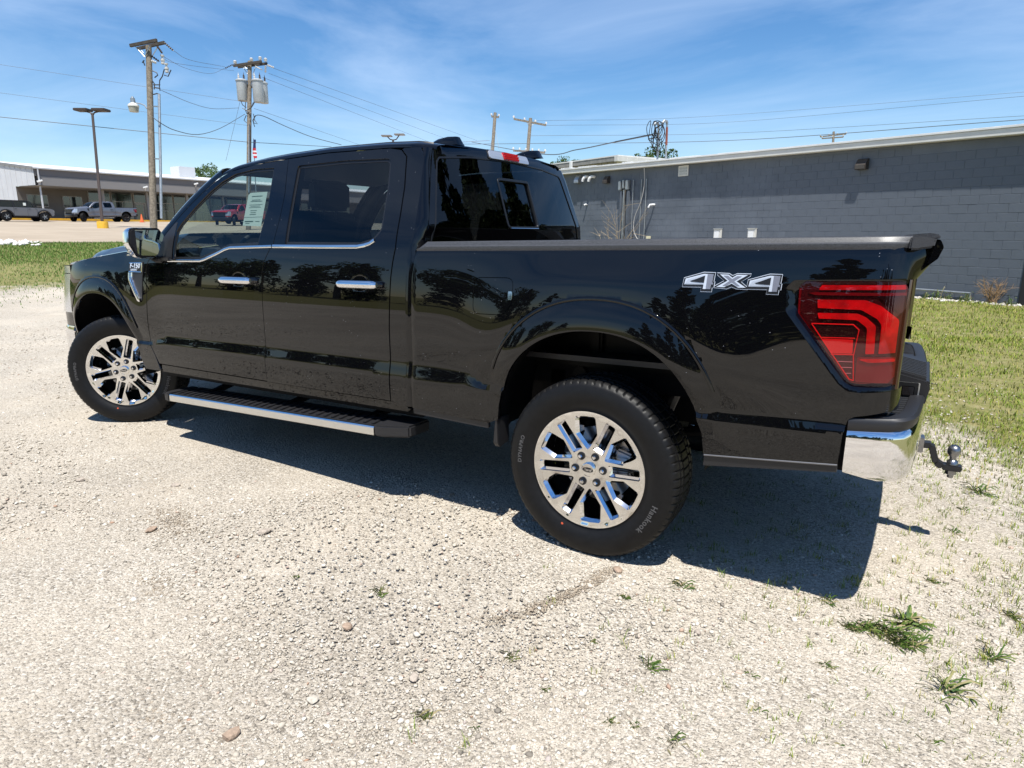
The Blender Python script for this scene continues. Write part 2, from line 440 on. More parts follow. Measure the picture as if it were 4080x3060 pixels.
truck = thing('pickup_truck', 'glossy black crew-cab pickup parked on the gravel, chrome wheels and 4X4 decal', 'pickup truck')
def sides(name, outline, m, off=0.0, res=.03, lip=.018, holes=(), feats=(), parent=truck, **props):
    obs = []
    for sg in (-1, 1):
        par = parent[(sg+1)//2] if isinstance(parent, (list, tuple)) else parent
        obs.append(surf_panel(name, outline, side_map(sg, off), m, par, res, lip, holes, feats, sg > 0, T, **props))
    return obs
def ribbon(path, width, proud, m, name, parent, sg=-1, off=0.0, step=.02):
    """a flat strip along a line drawn on the body side"""
    pts = np.array(densify(path, step, False)); tg = np.gradient(pts, axis=0); tg /= np.maximum(1e-9, np.linalg.norm(tg, axis=1))[:, None]
    nr = np.stack([-tg[:, 1], tg[:, 0]], 1); rows = []
    for k, h in ((-.5, -.004), (-.5, proud*.6), (-.28, proud), (.28, proud), (.5, proud*.6), (.5, -.004)):
        q = pts+nr*width*k; y = sg*(W(q[:, 0], q[:, 1])+off+h); rows.append(np.stack([q[:, 0], y, q[:, 1]], 1))
    b = MB(); b.grid(np.stack(rows, 0)); return b.build(name, m, parent, tf=T, angle=50)

# ---- doors, pillars, fender and bed side
FRONT_EDGE = [(-3.300,1.335),(-3.335,1.30),(-3.355,1.255),(-3.360,1.075),(-3.374,.885),(-3.384,.760),(-3.318,.652),(-3.285,.600)]
SPLIT = [(-2.138,.594),(-2.138,1.11),(-2.136,1.245),(-2.121,1.308),(-2.079,1.377),(-2.052,1.41),(-2.043,1.55),(-2.05,1.69),(-2.098,1.897)]
REAR_EDGE = [(-1.143,.590),(-1.143,.97),(-1.132,1.233),(-1.124,1.307),(-1.113,1.381),(-1.122,1.55),(-1.135,1.684),(-1.170,1.84),(-1.215,1.878),(-1.30,1.893)]
DTOP_F = smooth_open([(-2.098,1.897),(-2.35,1.886),(-2.59,1.862),(-2.70,1.832),(-2.81,1.772),(-2.93,1.690),(-3.04,1.602),(-3.16,1.490),(-3.26,1.395),(-3.300,1.335)], 36)
DTOP_R = [(-1.30,1.893),(-1.768,1.905),(-2.098,1.897)]
GLASS_F = [(-3.045,1.318),(-2.74,1.318),(-2.70,1.330),(-2.573,1.364),(-2.47,1.395),(-2.185,1.403),(-2.172,1.62),(-2.205,1.852),(-2.396,1.856),(-2.575,1.838),(-2.69,1.798),(-2.80,1.732),(-2.91,1.645),(-3.018,1.545),(-3.050,1.50)]
GLASS_F = rounded(GLASS_F, [.0,.03,.0,.02,.03,.012,0,.015,.1,.1,.1,.1,.1,.02,.02])
GLASS_R = rounded([(-1.955,1.403),(-1.37,1.394),(-1.275,1.415),(-1.222,1.468),(-1.243,1.70),(-1.272,1.838),(-1.62,1.852),(-2.0,1.850)], [.012,.06,.06,.05,.1,.045,.2,.015])
def shrink(poly, d):
    p = np.array(poly, float)
    if area2(p) < 0: p = p[::-1]
    tg = np.roll(p, -1, 0)-np.roll(p, 1, 0); tg = tg/np.linalg.norm(tg, axis=1)[:, None]
    return [tuple(q) for q in p-np.stack([tg[:, 1], -tg[:, 0]], 1)*d]
G2 = .0026
fd = shrink(FRONT_EDGE + densify(SPLIT, .05, False) + DTOP_F[1:-1], G2)
rd = shrink([(SPLIT[0][0], .590)] + densify(REAR_EDGE, .05, False) + DTOP_R[1:-1] + SPLIT[::-1][:-1], G2)
doorsF = sides('front_door', fd, M_PAINT, holes=[GLASS_F], feats=ledge_feats(-3.38, -2.0))
doorsR = sides('rear_door', rd, M_PAINT, holes=[GLASS_R], feats=ledge_feats(-2.3, -1.0))
for sg, dF, dR in ((-1, doorsF[0], doorsR[0]), (1, doorsF[1], doorsR[1])):
    for nm, gp, gm, dd in (('window_glass', GLASS_F, G_LIGHT, dF), ('window_glass', GLASS_R, G_DARK, dR)):
        surf_panel(nm, shrink(gp, .006), side_map(sg, -.012), gm, dd, .06, 0, (), (), sg > 0, T)
        surf_panel('window_seal', shrink(gp, -.001), side_map(sg, -.009), M_SEAL, dd, .05, .006, [shrink(gp, .016)], (), sg > 0, T)
    ribbon([(-1.262,1.421),(-1.29,1.406),(-1.33,1.395),(-1.38,1.389),(-1.60,1.390),(-2.055,1.395)], .019, .006, M_CHROME, 'chrome_belt_trim', dR, sg)
    ribbon([(-2.062,1.395),(-2.45,1.389),(-2.50,1.379),(-2.58,1.352),(-2.70,1.318),(-2.745,1.310),(-3.10,1.309)], .017, .006, M_CHROME, 'chrome_belt_trim', dF, sg)
    ribbon([(-1.985,1.405),(-1.992,1.60),(-2.022,1.852)], .026, .003, M_PLASTIC, 'pillar_trim', dR, sg, -.008)
    # handles: a bright bar over a scooped cup
    for dd, x0, x1 in ((dF, -2.497, -2.200), (dR, -1.478, -1.195)):
        xc = (x0+x1)/2-.01; cup = rounded([(xc-.075,1.150),(xc+.075,1.150),(xc+.075,1.250),(xc-.075,1.250)], .045)
        surf_panel('handle_cup', cup, lambda u, v, xc=xc, sg=sg: np.stack([u, sg*(W(u, v)+.0015-.016*np.exp(-(((u-xc)/.045)**2+((v-1.2)/.03)**2)**2)), v], 1), M_PAINT, dd, .012, .003, (), (), sg > 0, T)
        b = MB(); rows = []
        for x in np.linspace(x0, x1, 18):
            e = min(1, min(x-x0, x1-x)/.02); w0 = float(W(x, 1.197)); sec = []
            for a in np.linspace(0, 2*math.pi, 13)[:-1]:
                yy = w0+.034+(.016*math.cos(a))*(.55+.45*e); zz = 1.197+(.0215*(abs(math.sin(a))**.7)*math.copysign(1, math.sin(a)))*(.6+.4*e); sec.append((x, sg*yy, zz))
            sec.append(sec[0]); rows.append(sec)
        b.grid(np.array(rows)); n0 = len(b.v)
        b.f += [list(range(0, 12)), list(range(17*13, 17*13+12))]
        for xx in (x0+.02, x1-.02): b.cyl((xx, sg*(float(W(xx,1.197))-.01), 1.197), (xx, sg*(float(W(xx,1.197))+.03), 1.197), .013, n=10)
        b.build('door_handle', M_CHROME, dd, tf=T, angle=50)

fe = [(-3.472,.548),(-3.283,.548)] + [(x-.0055, z) for x, z in FRONT_EDGE[::-1][1:]] + [(-3.325,1.352),(-3.44,1.372),(-3.64,1.366),(-4.05,1.325),(-4.33,1.288),(-4.40,1.262),(-4.435,1.20),(-4.455,1.06),(-4.468,.93),(-4.462,.80),(-4.462,.72)]
af = [q for q in arch_poly(AR_F)][::-1]
fe += [q for q in af if q[1] > .74] + [(-3.523,.70),(-3.50,.60)]
fenders = sides('front_fender', shrink(fe, .0), M_PAINT, feats=ledge_feats(-3.62, -3.25)+[arch_poly(AR_F, which=1)[4:-6]], res=.022)
cp = [(-1.1365,.575),(-1.03,.575),(-1.03,1.25),(-1.025,1.375),(-1.018,1.41),(-1.008,1.485),(-1.022,1.65),(-1.052,1.83),(-1.09,1.88),(-1.20,1.885)] + [(x+.0055, z) for x, z in REAR_EDGE[::-1][1:-1]]
sides('cab_pillar', cp, M_PAINT, feats=ledge_feats(-1.2, -1.0))
TL_OUT = rounded([(1.118,.892),(1.026,.881),(.985,.883),(.955,.906),(.758,1.152),(.75,1.234),(.776,1.262),(1.118,1.272)], [0,.05,.03,.02,.05,.03,.02,0])
be = [(-.985,.576),(-.515,.560)] + [(-.459,.585),(-.452,.66)] + [q for q in arch_poly(AR_R)[::-1] if q[1] > .70] + [(.500,.66),(.512,.572)] + [(.985,.612),(.990,.735),(1.000,.781),(1.018,.794),(1.108,.818),(1.118,.86)] + TL_OUT + [(1.120,1.316),(1.118,1.374),(-.962,1.375),(-.985,1.24)]
FUEL = rounded([(-.606,1.078),(-.433,1.080),(-.384,1.130),(-.384,1.249),(-.606,1.247)], [.04,.05,.05,.04,.04])
bedsL = surf_panel('bed_side', be, side_map(-1), M_PAINT, truck, .020, .02, [FUEL], ledge_feats(-1, -.4)+ledge_feats(.4, 1.1)+[arch_poly(AR_R, which=1)[5:-5]], False, T)
for sg in (): pass
bedsR = surf_panel('bed_side', be, side_map(1), M_PAINT, truck, .030, .02, [], ledge_feats(-1, -.4)+ledge_feats(.4, 1.1), True, T)
surf_panel('fuel_door', shrink(FUEL, .003), side_map(-1, -.001), M_PAINT, bedsL, .03, .012, (), (), False, T)
surf_panel('fuel_door_notch', rounded([(-.408,1.150),(-.386,1.150),(-.386,1.188),(-.408,1.188)], .007), side_map(-1, .0015), M_CHROMED, bedsL, .02, .004, (), (), False, T)
sides('lower_trim', [(.512,.528),(.985,.586),(.985,.610),(.514,.570)], M_PLASTIC, -.004, parent=[bedsL, bedsR], lip=.02)
sides('lower_trim', [(-.985,.545),(-.520,.532),(-.518,.558),(-.985,.574)], M_PLASTIC, -.006, parent=[bedsL, bedsR], lip=.02)
for sg in (-1, 1):
    ribbon([(.514,.574),(.75,.594),(.985,.615)], .006, .003, M_TRIMEDGE, 'lower_trim_edge', bedsL if sg < 0 else bedsR, sg)
sides('rocker_panel', [(-3.28,.545),(-1.03,.545),(-1.03,.570),(-1.14,.586),(-2.13,.588),(-3.27,.594)], M_PAINT, -.008, lip=.05)
for sg in (-1, 1):
    ribbon(arch_poly(AR_R, which=1)[6:-6], .015, .0065, M_PAINT, 'arch_lip', bedsL if sg < 0 else bedsR, sg)
    ribbon(arch_poly(AR_F, which=1)[6:-8], .015, .0065, M_PAINT, 'arch_lip', fenders[(sg+1)//2], sg)
# cab corner wrapped from the side to the rear face
zs = np.concatenate([np.linspace(.575, 1.375, 22), np.linspace(1.40, 1.88, 16)])
cx_side = lambda z: np.interp(z, [.5,1.25,1.375,1.41,1.485,1.65,1.83,1.9], [-1.03,-1.03,-1.025,-1.018,-1.008,-1.022,-1.052,-1.085])
def back_x(y, z):
    y, z = np.asarray(y, float), np.asarray(z, float)
    return np.interp(z, [.5,1.25,1.375,1.41,1.485,1.836,1.90,1.95], [-.992,-.992,-.975,-.948,-.938,-1.035,-1.052,-1.085]) - .035*(np.abs(y)/.75)**2.2*sstep((z-1.3)/.15) + .02
for sg in (-1, 1):
    rows = []
    for z in zs:
        w = float(W(-1.10, z)); x0 = float(cx_side(z)); yb = w-.055; x1 = float(back_x(yb, z)); r = []
        for t in np.linspace(0, 1, 9):
            a = t*math.pi/2; r.append((x0+(x1-x0)*math.sin(a), sg*(yb+(w-yb)*math.cos(a)), z))
        rows.append(r)
    b = MB(); b.grid(np.array(rows), flip=sg > 0); b.build('cab_corner', M_PAINT, truck, tf=T, angle=80, recalc=False)
def hw(z): return float(W(-1.10, z))-.055
bo = [(-hw(z), z) for z in np.linspace(1.36, 1.88, 14)] + [(-.60,1.905),(-.40,1.918),(0,1.925),(.40,1.918),(.60,1.905)] + [(hw(z), z) for z in np.linspace(1.88, 1.36, 14)]
RG = rounded([(.845,1.385),(.800,1.50),(.742,1.66),(.685,1.815),(.66,1.838),(.40,1.862),(0,1.872),(-.40,1.862),(-.66,1.838),(-.685,1.815),(-.742,1.66),(-.800,1.50),(-.845,1.385)], .02)
bmap = lambda off: (lambda u, v: np.stack([back_x(u, v)+off, u, v], 1))
back = surf_panel('cab_back', bo, bmap(0), M_PAINT, truck, .04, .01, [RG], (), False, T)
SL = rounded([(-.170,1.480),(.195,1.480),(.178,1.766),(-.178,1.766)], .03)
rgl = surf_panel('rear_window', shrink(RG, .004), bmap(-.004), G_REAR, truck, .05, 0, [SL], (), False, T)
surf_panel('sliding_pane', shrink(SL, .012), bmap(-.016), G_REAR, rgl, .05, 0, (), (), False, T)
surf_panel('sliding_frame', shrink(SL, -.002), bmap(-.001), M_SEAL, rgl, .04, .016, [shrink(SL, .012)], (), False, T)
b = MB(); b.tube([(float(back_x(y, 1.4795))+.003, y, 1.4795) for y in np.linspace(-.15, .175, 8)], .004, 6); b.build('frame_highlight', M_CHROMED, rgl, tf=T)
surf_panel('window_seal', shrink(RG, -.002), bmap(.001), M_SEAL, rgl, .05, .006, [shrink(RG, .007)], (), False, T)
surf_panel('cab_back_lower', [(-.93,.60),(.93,.60),(.93,1.355),(-.93,1.355)], lambda u, v: np.stack([np.full_like(u, -.985), u, v], 1), M_DARK, truck, .3, 0, (), (), False, T)
# brake light high on the cab
ck = surf_panel('high_brake_light', rounded([(-.218,1.872),(.218,1.872),(.21,1.918),(-.21,1.918)], .012), bmap(.012), M_LAMPCLEAR, truck, .03, .02, (), (), False, T)
surf_panel('red_lens', [(-.078,1.875),(.088,1.875),(.085,1.916),(-.078,1.916)], bmap(.016), M_LAMPRED, ck, .03, .006, (), (), False, T)
b = MB()
for i in range(12):
    for j in range(3):
        y = -.07+i*.0135; z = 1.881+j*.0135; b.box(float(back_x(y, z))+.016, float(back_x(y, z))+.019, y, y+.009, z, z+.009)
b.build('lens_facets', M_LAMPGLOW, ck, tf=T)
surf_panel('light_gasket', rounded([(-.228,1.866),(.228,1.866),(.22,1.922),(-.22,1.922)], .014), bmap(.004), M_SEAL, ck, .03, .01, (), (), False, T)

# ---- roof and windscreen pillars
def roof_side(x): return np.interp(x, [-2.72,-2.59,-2.35,-2.098,-1.768,-1.30,-1.18,-1.05], [1.826,1.862,1.886,1.897,1.905,1.893,1.884,1.872])
def roof_rail(x): return np.interp(x, [-2.80,-2.70,-2.574,-2.35,-2.144,-1.80,-1.38,-1.15,-1.04], [1.842,1.880,1.908,1.928,1.938,1.945,1.936,1.922,1.905])
rows = []
for x in np.linspace(-2.72, -1.045, 44):
    zd = float(roof_side(x))+.003; zr = float(roof_rail(x)); y0 = float(W(x, zd))-.001-.075*max(0, (x+1.14)/.095)**2; r = []
    for t in np.linspace(0, 1, 9):
        a = t*math.pi/2; r.append((x, -(y0-.13*(1-math.cos(a)**.9)), zd+(zr-zd)*math.sin(a)**.8))
    yi = -r[-1][1]
    for y in np.linspace(yi, 0, 12)[1:]:
        r.append((x, -y, zr+.026*(1-(y/yi)**2)*sstep((x+2.86)/.4)*sstep((-.98-x)/.25)))
    rows.append(r+[(p[0], -p[1], p[2]) for p in r[-2::-1]])
b = MB(); b.grid(np.array(rows), flip=False); roof = b.build('roof', M_PAINT, truck, tf=T, angle=60)
for sg in (-1, 1):   # drip channel along the roof
    rr = np.array(rows); k = 6; pts = [rr[i, k if sg < 0 else -1-k] for i in range(4, 43)]
    b = MB(); b.tube([(p[0], p[1], p[2]-.001) for p in pts], .007, 6); b.build('drip_channel', M_PLASTIC, roof, tf=T)
    rows2 = []
    for p in DTOP_F:
        if p[0] > -2.70: continue
        x, z = p; w = float(W(x, z)); nx = -.55; rows2.append([(x, -sg*-1*(w-.001)*1.0 if False else sg*(w-.001), z+.003), (x-.018, sg*(w-.006), z+.030), (x-.036, sg*(w-.030), z+.050), (x-.050, sg*(w-.075), z+.060), (x-.052, sg*(w-.105), z+.060)])
    b = MB(); b.grid(np.array(rows2), flip=sg > 0); b.build('windscreen_pillar', M_PAINT, truck, tf=T, angle=70)
pp = [p for p in DTOP_F if p[0] <= -2.70]; rows = []
for x, z in pp:
    w = float(W(x, z))-.100; t = (z-1.335)/(1.83-1.335)
    rows.append([(x-.050-.16*(1-(y/w)**2)*(1-.25*t), y, z+.058+.012*(1-(y/w)**2)) for y in np.linspace(-w, w, 15)])
b = MB(); b.grid(np.array(rows)); b.build('windscreen', G_WIND, truck, tf=T, angle=60)
b = MB(); b.box(-2.86, -2.70, -.62, .62, 1.872, 1.884); b.build('windscreen_header', M_SEAL, truck, tf=T)
for cx, cy in ((-1.27, -.30), (-1.20, .50)):   # two roof fins
    b = MB(); rows = []
    for x, h, w in ((-.13,.0,.012),(-.10,.030,.032),(-.04,.052,.04),(.03,.060,.042),(.085,.056,.042),(.105,.0,.042)):
        rows.append([(cx+x, cy+w*c, 1.944+h*.85*s_) for c, s_ in ((-1,0),(-.9,.6),(-.5,.97),(0,1),(.5,.97),(.9,.6),(1,0))])
    b.grid(np.array(rows)); b.build('roof_fin', M_PAINT, truck, tf=T, angle=40)

# ---- bonnet, grille, front bumper, headlamps
def hood_z(x, y):
    s_ = np.interp(x, [-4.80,-4.70,-4.58,-4.39,-4.05,-3.64,-3.38], [1.20,1.255,1.285,1.312,1.345,1.385,1.405])
    return s_ + .078*sstep((.74-np.abs(y))/.13)*sstep((x+4.86)/.3) + .012*(1-(y/.9)**2) - .035*sstep((np.abs(y)-.84)/.10)
xs = np.linspace(-4.80, -3.36, 34); ys = np.linspace(-1, 1, 41)
P = np.array([[(x-.10*0, yy*np.interp(x, [-4.8,-4.5,-4.2,-3.3], [.78,.905,.942,.950]), 0) for yy in ys] for x in xs]); P[..., 2] = hood_z(P[..., 0], P[..., 1]); P[..., 0] -= .10*(1-(P[..., 1]/.9)**2)*sstep((-4.2-P[..., 0])/.6)
b = MB(); b.grid(P); b.build('bonnet', M_PAINT, truck, tf=T, angle=60)
b = MB(); b.box(-3.46, -3.30, -.90, .90, 1.33, 1.352); b.build('cowl', M_PLASTIC, truck, tf=T)
b = MB(); b.box(-4.82, -4.74, -.62, .62, .86, 1.22); gr = b.build('grille', M_PLASTIC, truck, .02, tf=T)
for z in (.93, 1.01, 1.09, 1.17):
    b = MB(); b.box(-4.85, -4.81, -.60, .60, z-.018, z+.018); b.build('grille_bar', M_CHROME, gr, .008, tf=T)
for sg in (-1, 1):
    # headlamp at the corner: clear upper and lower tiers
    for nm, z0, z1, m_ in (('headlamp', 1.205, 1.262, M_LAMPCLEAR), ('headlamp', .90, 1.20, M_LAMPCLEAR)):
        rows = []
        for z in np.linspace(z0, z1, 6):
            r = []
            for i_, (x, y) in enumerate(((-4.425,.962),(-4.49,.957),(-4.55,.945),(-4.60,.922),(-4.645,.88),(-4.69,.79),(-4.72,.62))):
                k = (1.26-z)*.26*min(1, i_/3); r.append((x-k, sg*(y-.004-(z-1.05)*.03), z))
            rows.append(r)
        b = MB(); b.grid(np.array(rows), flip=sg < 0); hl = b.build(nm, m_, truck, tf=T, angle=60)
    rows = []
    for z in np.linspace(.795, .90, 5):
        rows.append([(x, sg*y, z) for x, y in ((-4.455,.962),(-4.53,.956),(-4.61,.945),(-4.68,.918),(-4.73,.87),(-4.78,.78),(-4.81,.62))])
    b = MB(); b.grid(np.array(rows), flip=sg < 0); b.build('front_corner_panel', M_PAINT, truck, tf=T, angle=60)
rows = []
path = [(-4.50,.955),(-4.60,.948),(-4.69,.925),(-4.76,.87),(-4.81,.78),(-4.86,.55),(-4.89,.25),(-4.895,0)]
path = [(x, -y) for x, y in path] + [(x, y) for x, y in path[-2::-1]]
for dz, k in ((.50,-.03),(.53,-.005),(.60,.01),(.70,.012),(.765,.004),(.79,-.02),(.792,-.08)):
    rows.append([(x-k*(.4+.6*(abs(x)-4.4)/.5), y*(1+k*.2), dz) for x, y in path])
b = MB(); b.grid(np.array(rows)); b.build('front_bumper', M_CHROME, truck, tf=T, angle=60)

# ---- fender vent badge with raised lettering
for sg, fo in ((-1, fenders[0]), (1, fenders[1])):
    vb = surf_panel('vent_badge', rounded([(-3.556,1.284),(-3.560,1.179),(-3.462,1.036),(-3.412,1.034),(-3.392,1.30),(-3.540,1.298)], [.012,.02,.01,.01,.008,.012]), side_map(sg, .004), M_PLASTIC, fo, .03, .008, (), (), sg > 0, T)
    ribbon([(-3.541,1.225),(-3.541,1.179),(-3.448,1.043),(-3.428,1.040)], .030, .008, M_CHROME, 'vent_blade', vb, sg, .003)
    ribbon([(-3.512,1.226),(-3.512,1.186),(-3.475,1.118),(-3.428,1.046)], .012, .010, M_CHROME, 'vent_edge', vb, sg, .006)
    for pth in ([(-3.546,1.290),(-3.400,1.292)], [(-3.548,1.232),(-3.402,1.230)], [(-3.403,1.292),(-3.406,1.230)]):
        ribbon(pth, .008, .006, M_CHROME, 'badge_frame', vb, sg, .004)
    for txt, sz, z, x, m_ in (('F-150', .044, 1.270, -3.477, M_WHITE), ('LARIAT', .020, 1.243, -3.487, M_DECALL)):
        me = text_mesh(txt, sz, .002, 1.05, .0012 if sz > .03 else .0005)
        co = np.empty(len(me.vertices)*3); me.vertices.foreach_get('co', co); co = co.reshape(-1, 3)
        xx = x+co[:, 0]*1.12 if sg < 0 else x-co[:, 0]*1.12; zz = z+co[:, 1]
        y = sg*(W(xx, zz)+.007+np.where(co[:, 2] > 0, .003, 0)); P = np.stack([xx, y, zz+KR*xx], 1)
        me.vertices.foreach_set('co', P.ravel()); me.materials.append(m_); me.update(); link('badge_lettering', me, vb)

# ---- 4X4 decal, drawn flat on the bed side
def decal_poly(polys, off, m, name, parent, sg=-1):
    obs = []
    for pl in polys:
        b = MB(); pl = densify(pl, .05); q = np.array(pl); y = sg*(W(q[:, 0], q[:, 1])+off)
        b.add(np.stack([q[:, 0], y, q[:, 1]], 1), [tuple(range(len(pl)))]); obs.append(b.build(name, m, parent, tf=T, smooth=False))
    return obs[0]
def d25(x, y):   # drawing units of the traced decal -> body side
    u = x/1270.; return (.3575+.409*u, 1.2860-(y-60)*.000333+.0195*(u-.5)*0+.008*(u))
O4 = [(82,128),(310,66),(447,72),(440,172),(452,175),(447,242),(428,240),(424,292),(292,288),(298,240),(72,236)]
I4 = [(104,140),(312,88),(425,92),(418,184),(432,187),(428,208),(408,206),(404,258),(318,256),(322,208),(96,204)]
H4 = [(162,170),(330,106),(326,186),(162,172)]
OX = [(462,74),(600,82),(640,105),(688,84),(845,88),(838,120),(745,176),(828,240),(824,264),(700,258),(640,236),(590,258),(440,244),(452,216),(545,165),(468,106)]
IX = [(496,94),(594,98),(640,132),(690,100),(808,104),(690,172),(800,240),(716,240),(640,196),(560,236),(470,232),(590,165)]
XI = [(540,108),(590,110),(640,146),(694,114),(745,118),(664,170),(735,224),(700,222),(640,182),(580,222),(540,218),(615,165)]
sh = lambda P, dx, dy: [(x+dx, y+dy) for x, y in P]
for sg, bo_ in ((-1, bedsL), (1, bedsR)):
    tr = (lambda P: [d25(*p) for p in P]) if sg < 0 else (lambda P: [(2*(.3575+.2045)-d25(*p)[0], d25(*p)[1]) for p in P])
    grow = lambda P, k: [tuple(np.array(np.mean(P, 0))+(np.array(p)-np.mean(P, 0))*k) for p in P]
    D4b = sh(O4, 732, 24); dc = decal_poly([tr(O4), tr(OX), tr(D4b)], .0012, M_WHITE, 'four_by_four_decal', bo_, sg)
    ins = lambda P, d: shrink(P if area2(P) > 0 else P[::-1], d)
    decal_poly([tr(ins(P, 7)) for P in (O4, OX, D4b)], .0020, M_SEAL, 'decal_black_border', dc, sg)
    decal_poly([tr(P) for P in (I4, IX, sh(I4, 732, 24))], .0028, M_WHITE, 'decal_white_face', dc, sg)
    st = [(356,92),(425,92),(418,184),(432,187),(428,208),(408,206),(404,258),(352,257)]
    lo = [(130,150),(312,104),(312,120),(160,165),(150,188),(320,192),(318,202),(104,196)]
    decal_poly([tr(st), tr(sh(st, 732, 24)), tr(XI)], .0036, M_DECALG, 'decal_grey_face', dc, sg)
    decal_poly([tr(lo), tr(sh(lo, 732, 24))], .0036, M_DECALL, 'decal_light_face', dc, sg)
    decal_poly([tr(H4), tr(sh(H4, 732, 24))], .0044, M_SEAL, 'decal_counter', dc, sg)

# ---- tail lamps
LENS = rounded([(1.128,.916),(1.105,.910),(1.001,.907),(.980,.917),(.799,1.146),(.795,1.237),(.814,1.258),(1.112,1.262),(1.128,1.235)], [0,.02,.02,.02,.03,.02,.012,.01,0])
for sg, bo_ in ((-1, bedsL), (1, bedsR)):
    def srd(u, v, sg=sg):
        P2 = np.stack([u, v], 1); dd = np.full(len(u), 9.0)
        for a_, c_ in zip(TL_OUT[:-1], TL_OUT[1:]): dd = np.minimum(dd, seg_dist(P2, a_, c_))
        return np.stack([u, sg*(W(u, v)-.001-.40*np.minimum(dd, .036)), v], 1)
    surf_panel('lamp_surround', shrink(TL_OUT, .0005), srd, M_PAINT, bo_, .012, 0, (), (), sg > 0, T)
    tl = surf_panel('tail_lamp', LENS, side_map(sg, -.016), M_LAMPHOUSE, truck, .03, .02, (), (), sg > 0, T)
    def lp(nm, poly, off, m_, lip=.010):
        return surf_panel(nm, poly, side_map(sg, off*1.6-.012), m_, tl, .03, lip, (), (), sg > 0, T)
    lp('lamp_rim', LENS, -.0005, M_LAMPDEEP)
    lp('lamp_inner', shrink(LENS, .008), .001, M_LAMPHOUSE)
    lp('top_light_bar', rounded([(.858,1.229),(.868,1.246),(1.116,1.251),(1.121,1.236)], .004), .004, M_LAMPRED)
    lp('top_dark_bar', [(.828,1.218),(.850,1.221),(1.123,1.226),(1.124,1.216),(.850,1.211)], .004, M_LAMPDEEP)
    lp('light_loop_outer', rounded([(.859,1.196),(1.008,1.199),(1.057,1.181),(1.113,1.136),(1.114,1.025),(1.066,1.021),(1.064,1.118),(1.050,1.137),(.999,1.166),(.863,1.167)], [.003,.03,.03,.02,.003,.003,.02,.02,.03,.003]), .005, M_LAMPRED)
    lp('light_loop_inner', rounded([(.864,1.150),(.988,1.153),(1.015,1.142),(1.048,1.114),(1.053,1.020),(1.027,1.017),(1.023,1.106),(.990,1.131),(.870,1.131)], [.003,.02,.02,.02,.003,.003,.02,.02,.003]), .005, M_LAMPRED)
    lp('smoked_window', rounded([(.850,1.110),(.979,1.113),(.996,1.097),(.994,1.071),(.880,1.064)], .004), .004, M_LAMPSMOKE)
    lp('red_reflector', rounded([(.887,1.062),(.985,1.064),(.988,1.016),(.921,1.011)], .004), .005, M_LAMPGLOW)
    lp('smoked_window', [(.925,1.007),(.992,1.010),(.999,.925),(.988,.929)], .004, M_LAMPSMOKE)
    lp('smoked_window', [(1.041,1.214),(1.117,1.217),(1.121,1.160),(1.108,1.158),(1.085,1.182)], .004, M_LAMPSMOKE)
    lp('lower_red_lens', rounded([(1.004,1.005),(1.118,1.012),(1.121,.945),(1.105,.921),(1.006,.918)], .008), .004, M_LAMPDEEP)
    lp('lower_red_ridge', rounded([(1.004,.998),(1.116,1.006),(1.116,.996),(1.04,.989)], .004), .007, M_LAMPRED)
    surf_panel('outer_lens', LENS, side_map(sg, .003), G_LENS, tl, .03, .016, (), (), sg > 0, T)
    b = MB(); rows = []      # edge lines of the clear windows
    for pth in ([(.849,1.112),(.980,1.115),(.999,1.098),(.992,1.008),(1.001,.922)], [(.849,1.112),(.987,.926),(1.001,.922)], [(.884,1.065),(.990,1.069)], [(.922,1.008),(.992,1.012)]):
        ribbon(pth, .0035, .003, M_LAMPGLOW, 'lamp_edge_line', tl, sg, -.006)
    for z in (.985, .965, .945): ribbon([(.925+(1.007-z)*.78, z), (.992, z+.002)], .0025, .002, M_LAMPCLEAR, 'lamp_edge_line', tl, sg, -.006)
    rows = []
    for z in np.linspace(.90, 1.268, 14):
        y0 = float(W(1.127, z))-.002; rows.append([(1.127, sg*y0, z), (1.133, sg*(y0-.005), z), (1.137, sg*(y0-.016), z), (1.136, sg*(y0-.04), z), (1.118, sg*(y0-.066), z)])
    b = MB(); b.grid(np.array(rows), flip=sg > 0); b.build('lamp_return', M_LAMPHOUSE, tl, tf=T, angle=70)
    # body pieces closing the rear corner above and below the lamp
    for z0, z1 in ((.82,.897),(1.268,1.366)):
        rows = []
        for z in np.linspace(z0, z1, 6):
            y0 = float(W(1.118, z)); k = 0 if z < 1 else min(1, (z-1.268)/.07); rows.append([(1.116, sg*y0, z), (1.124+.004*k, sg*(y0-.006), z), (1.134+.024*k, sg*(y0-.030), z), (1.142+.040*k, sg*(y0-.055), z), (1.146+.046*k, sg*(y0-.085), z)])
        b = MB(); b.grid(np.array(rows), flip=sg > 0); b.build('bed_corner', M_PAINT, bo_, tf=T, angle=70)

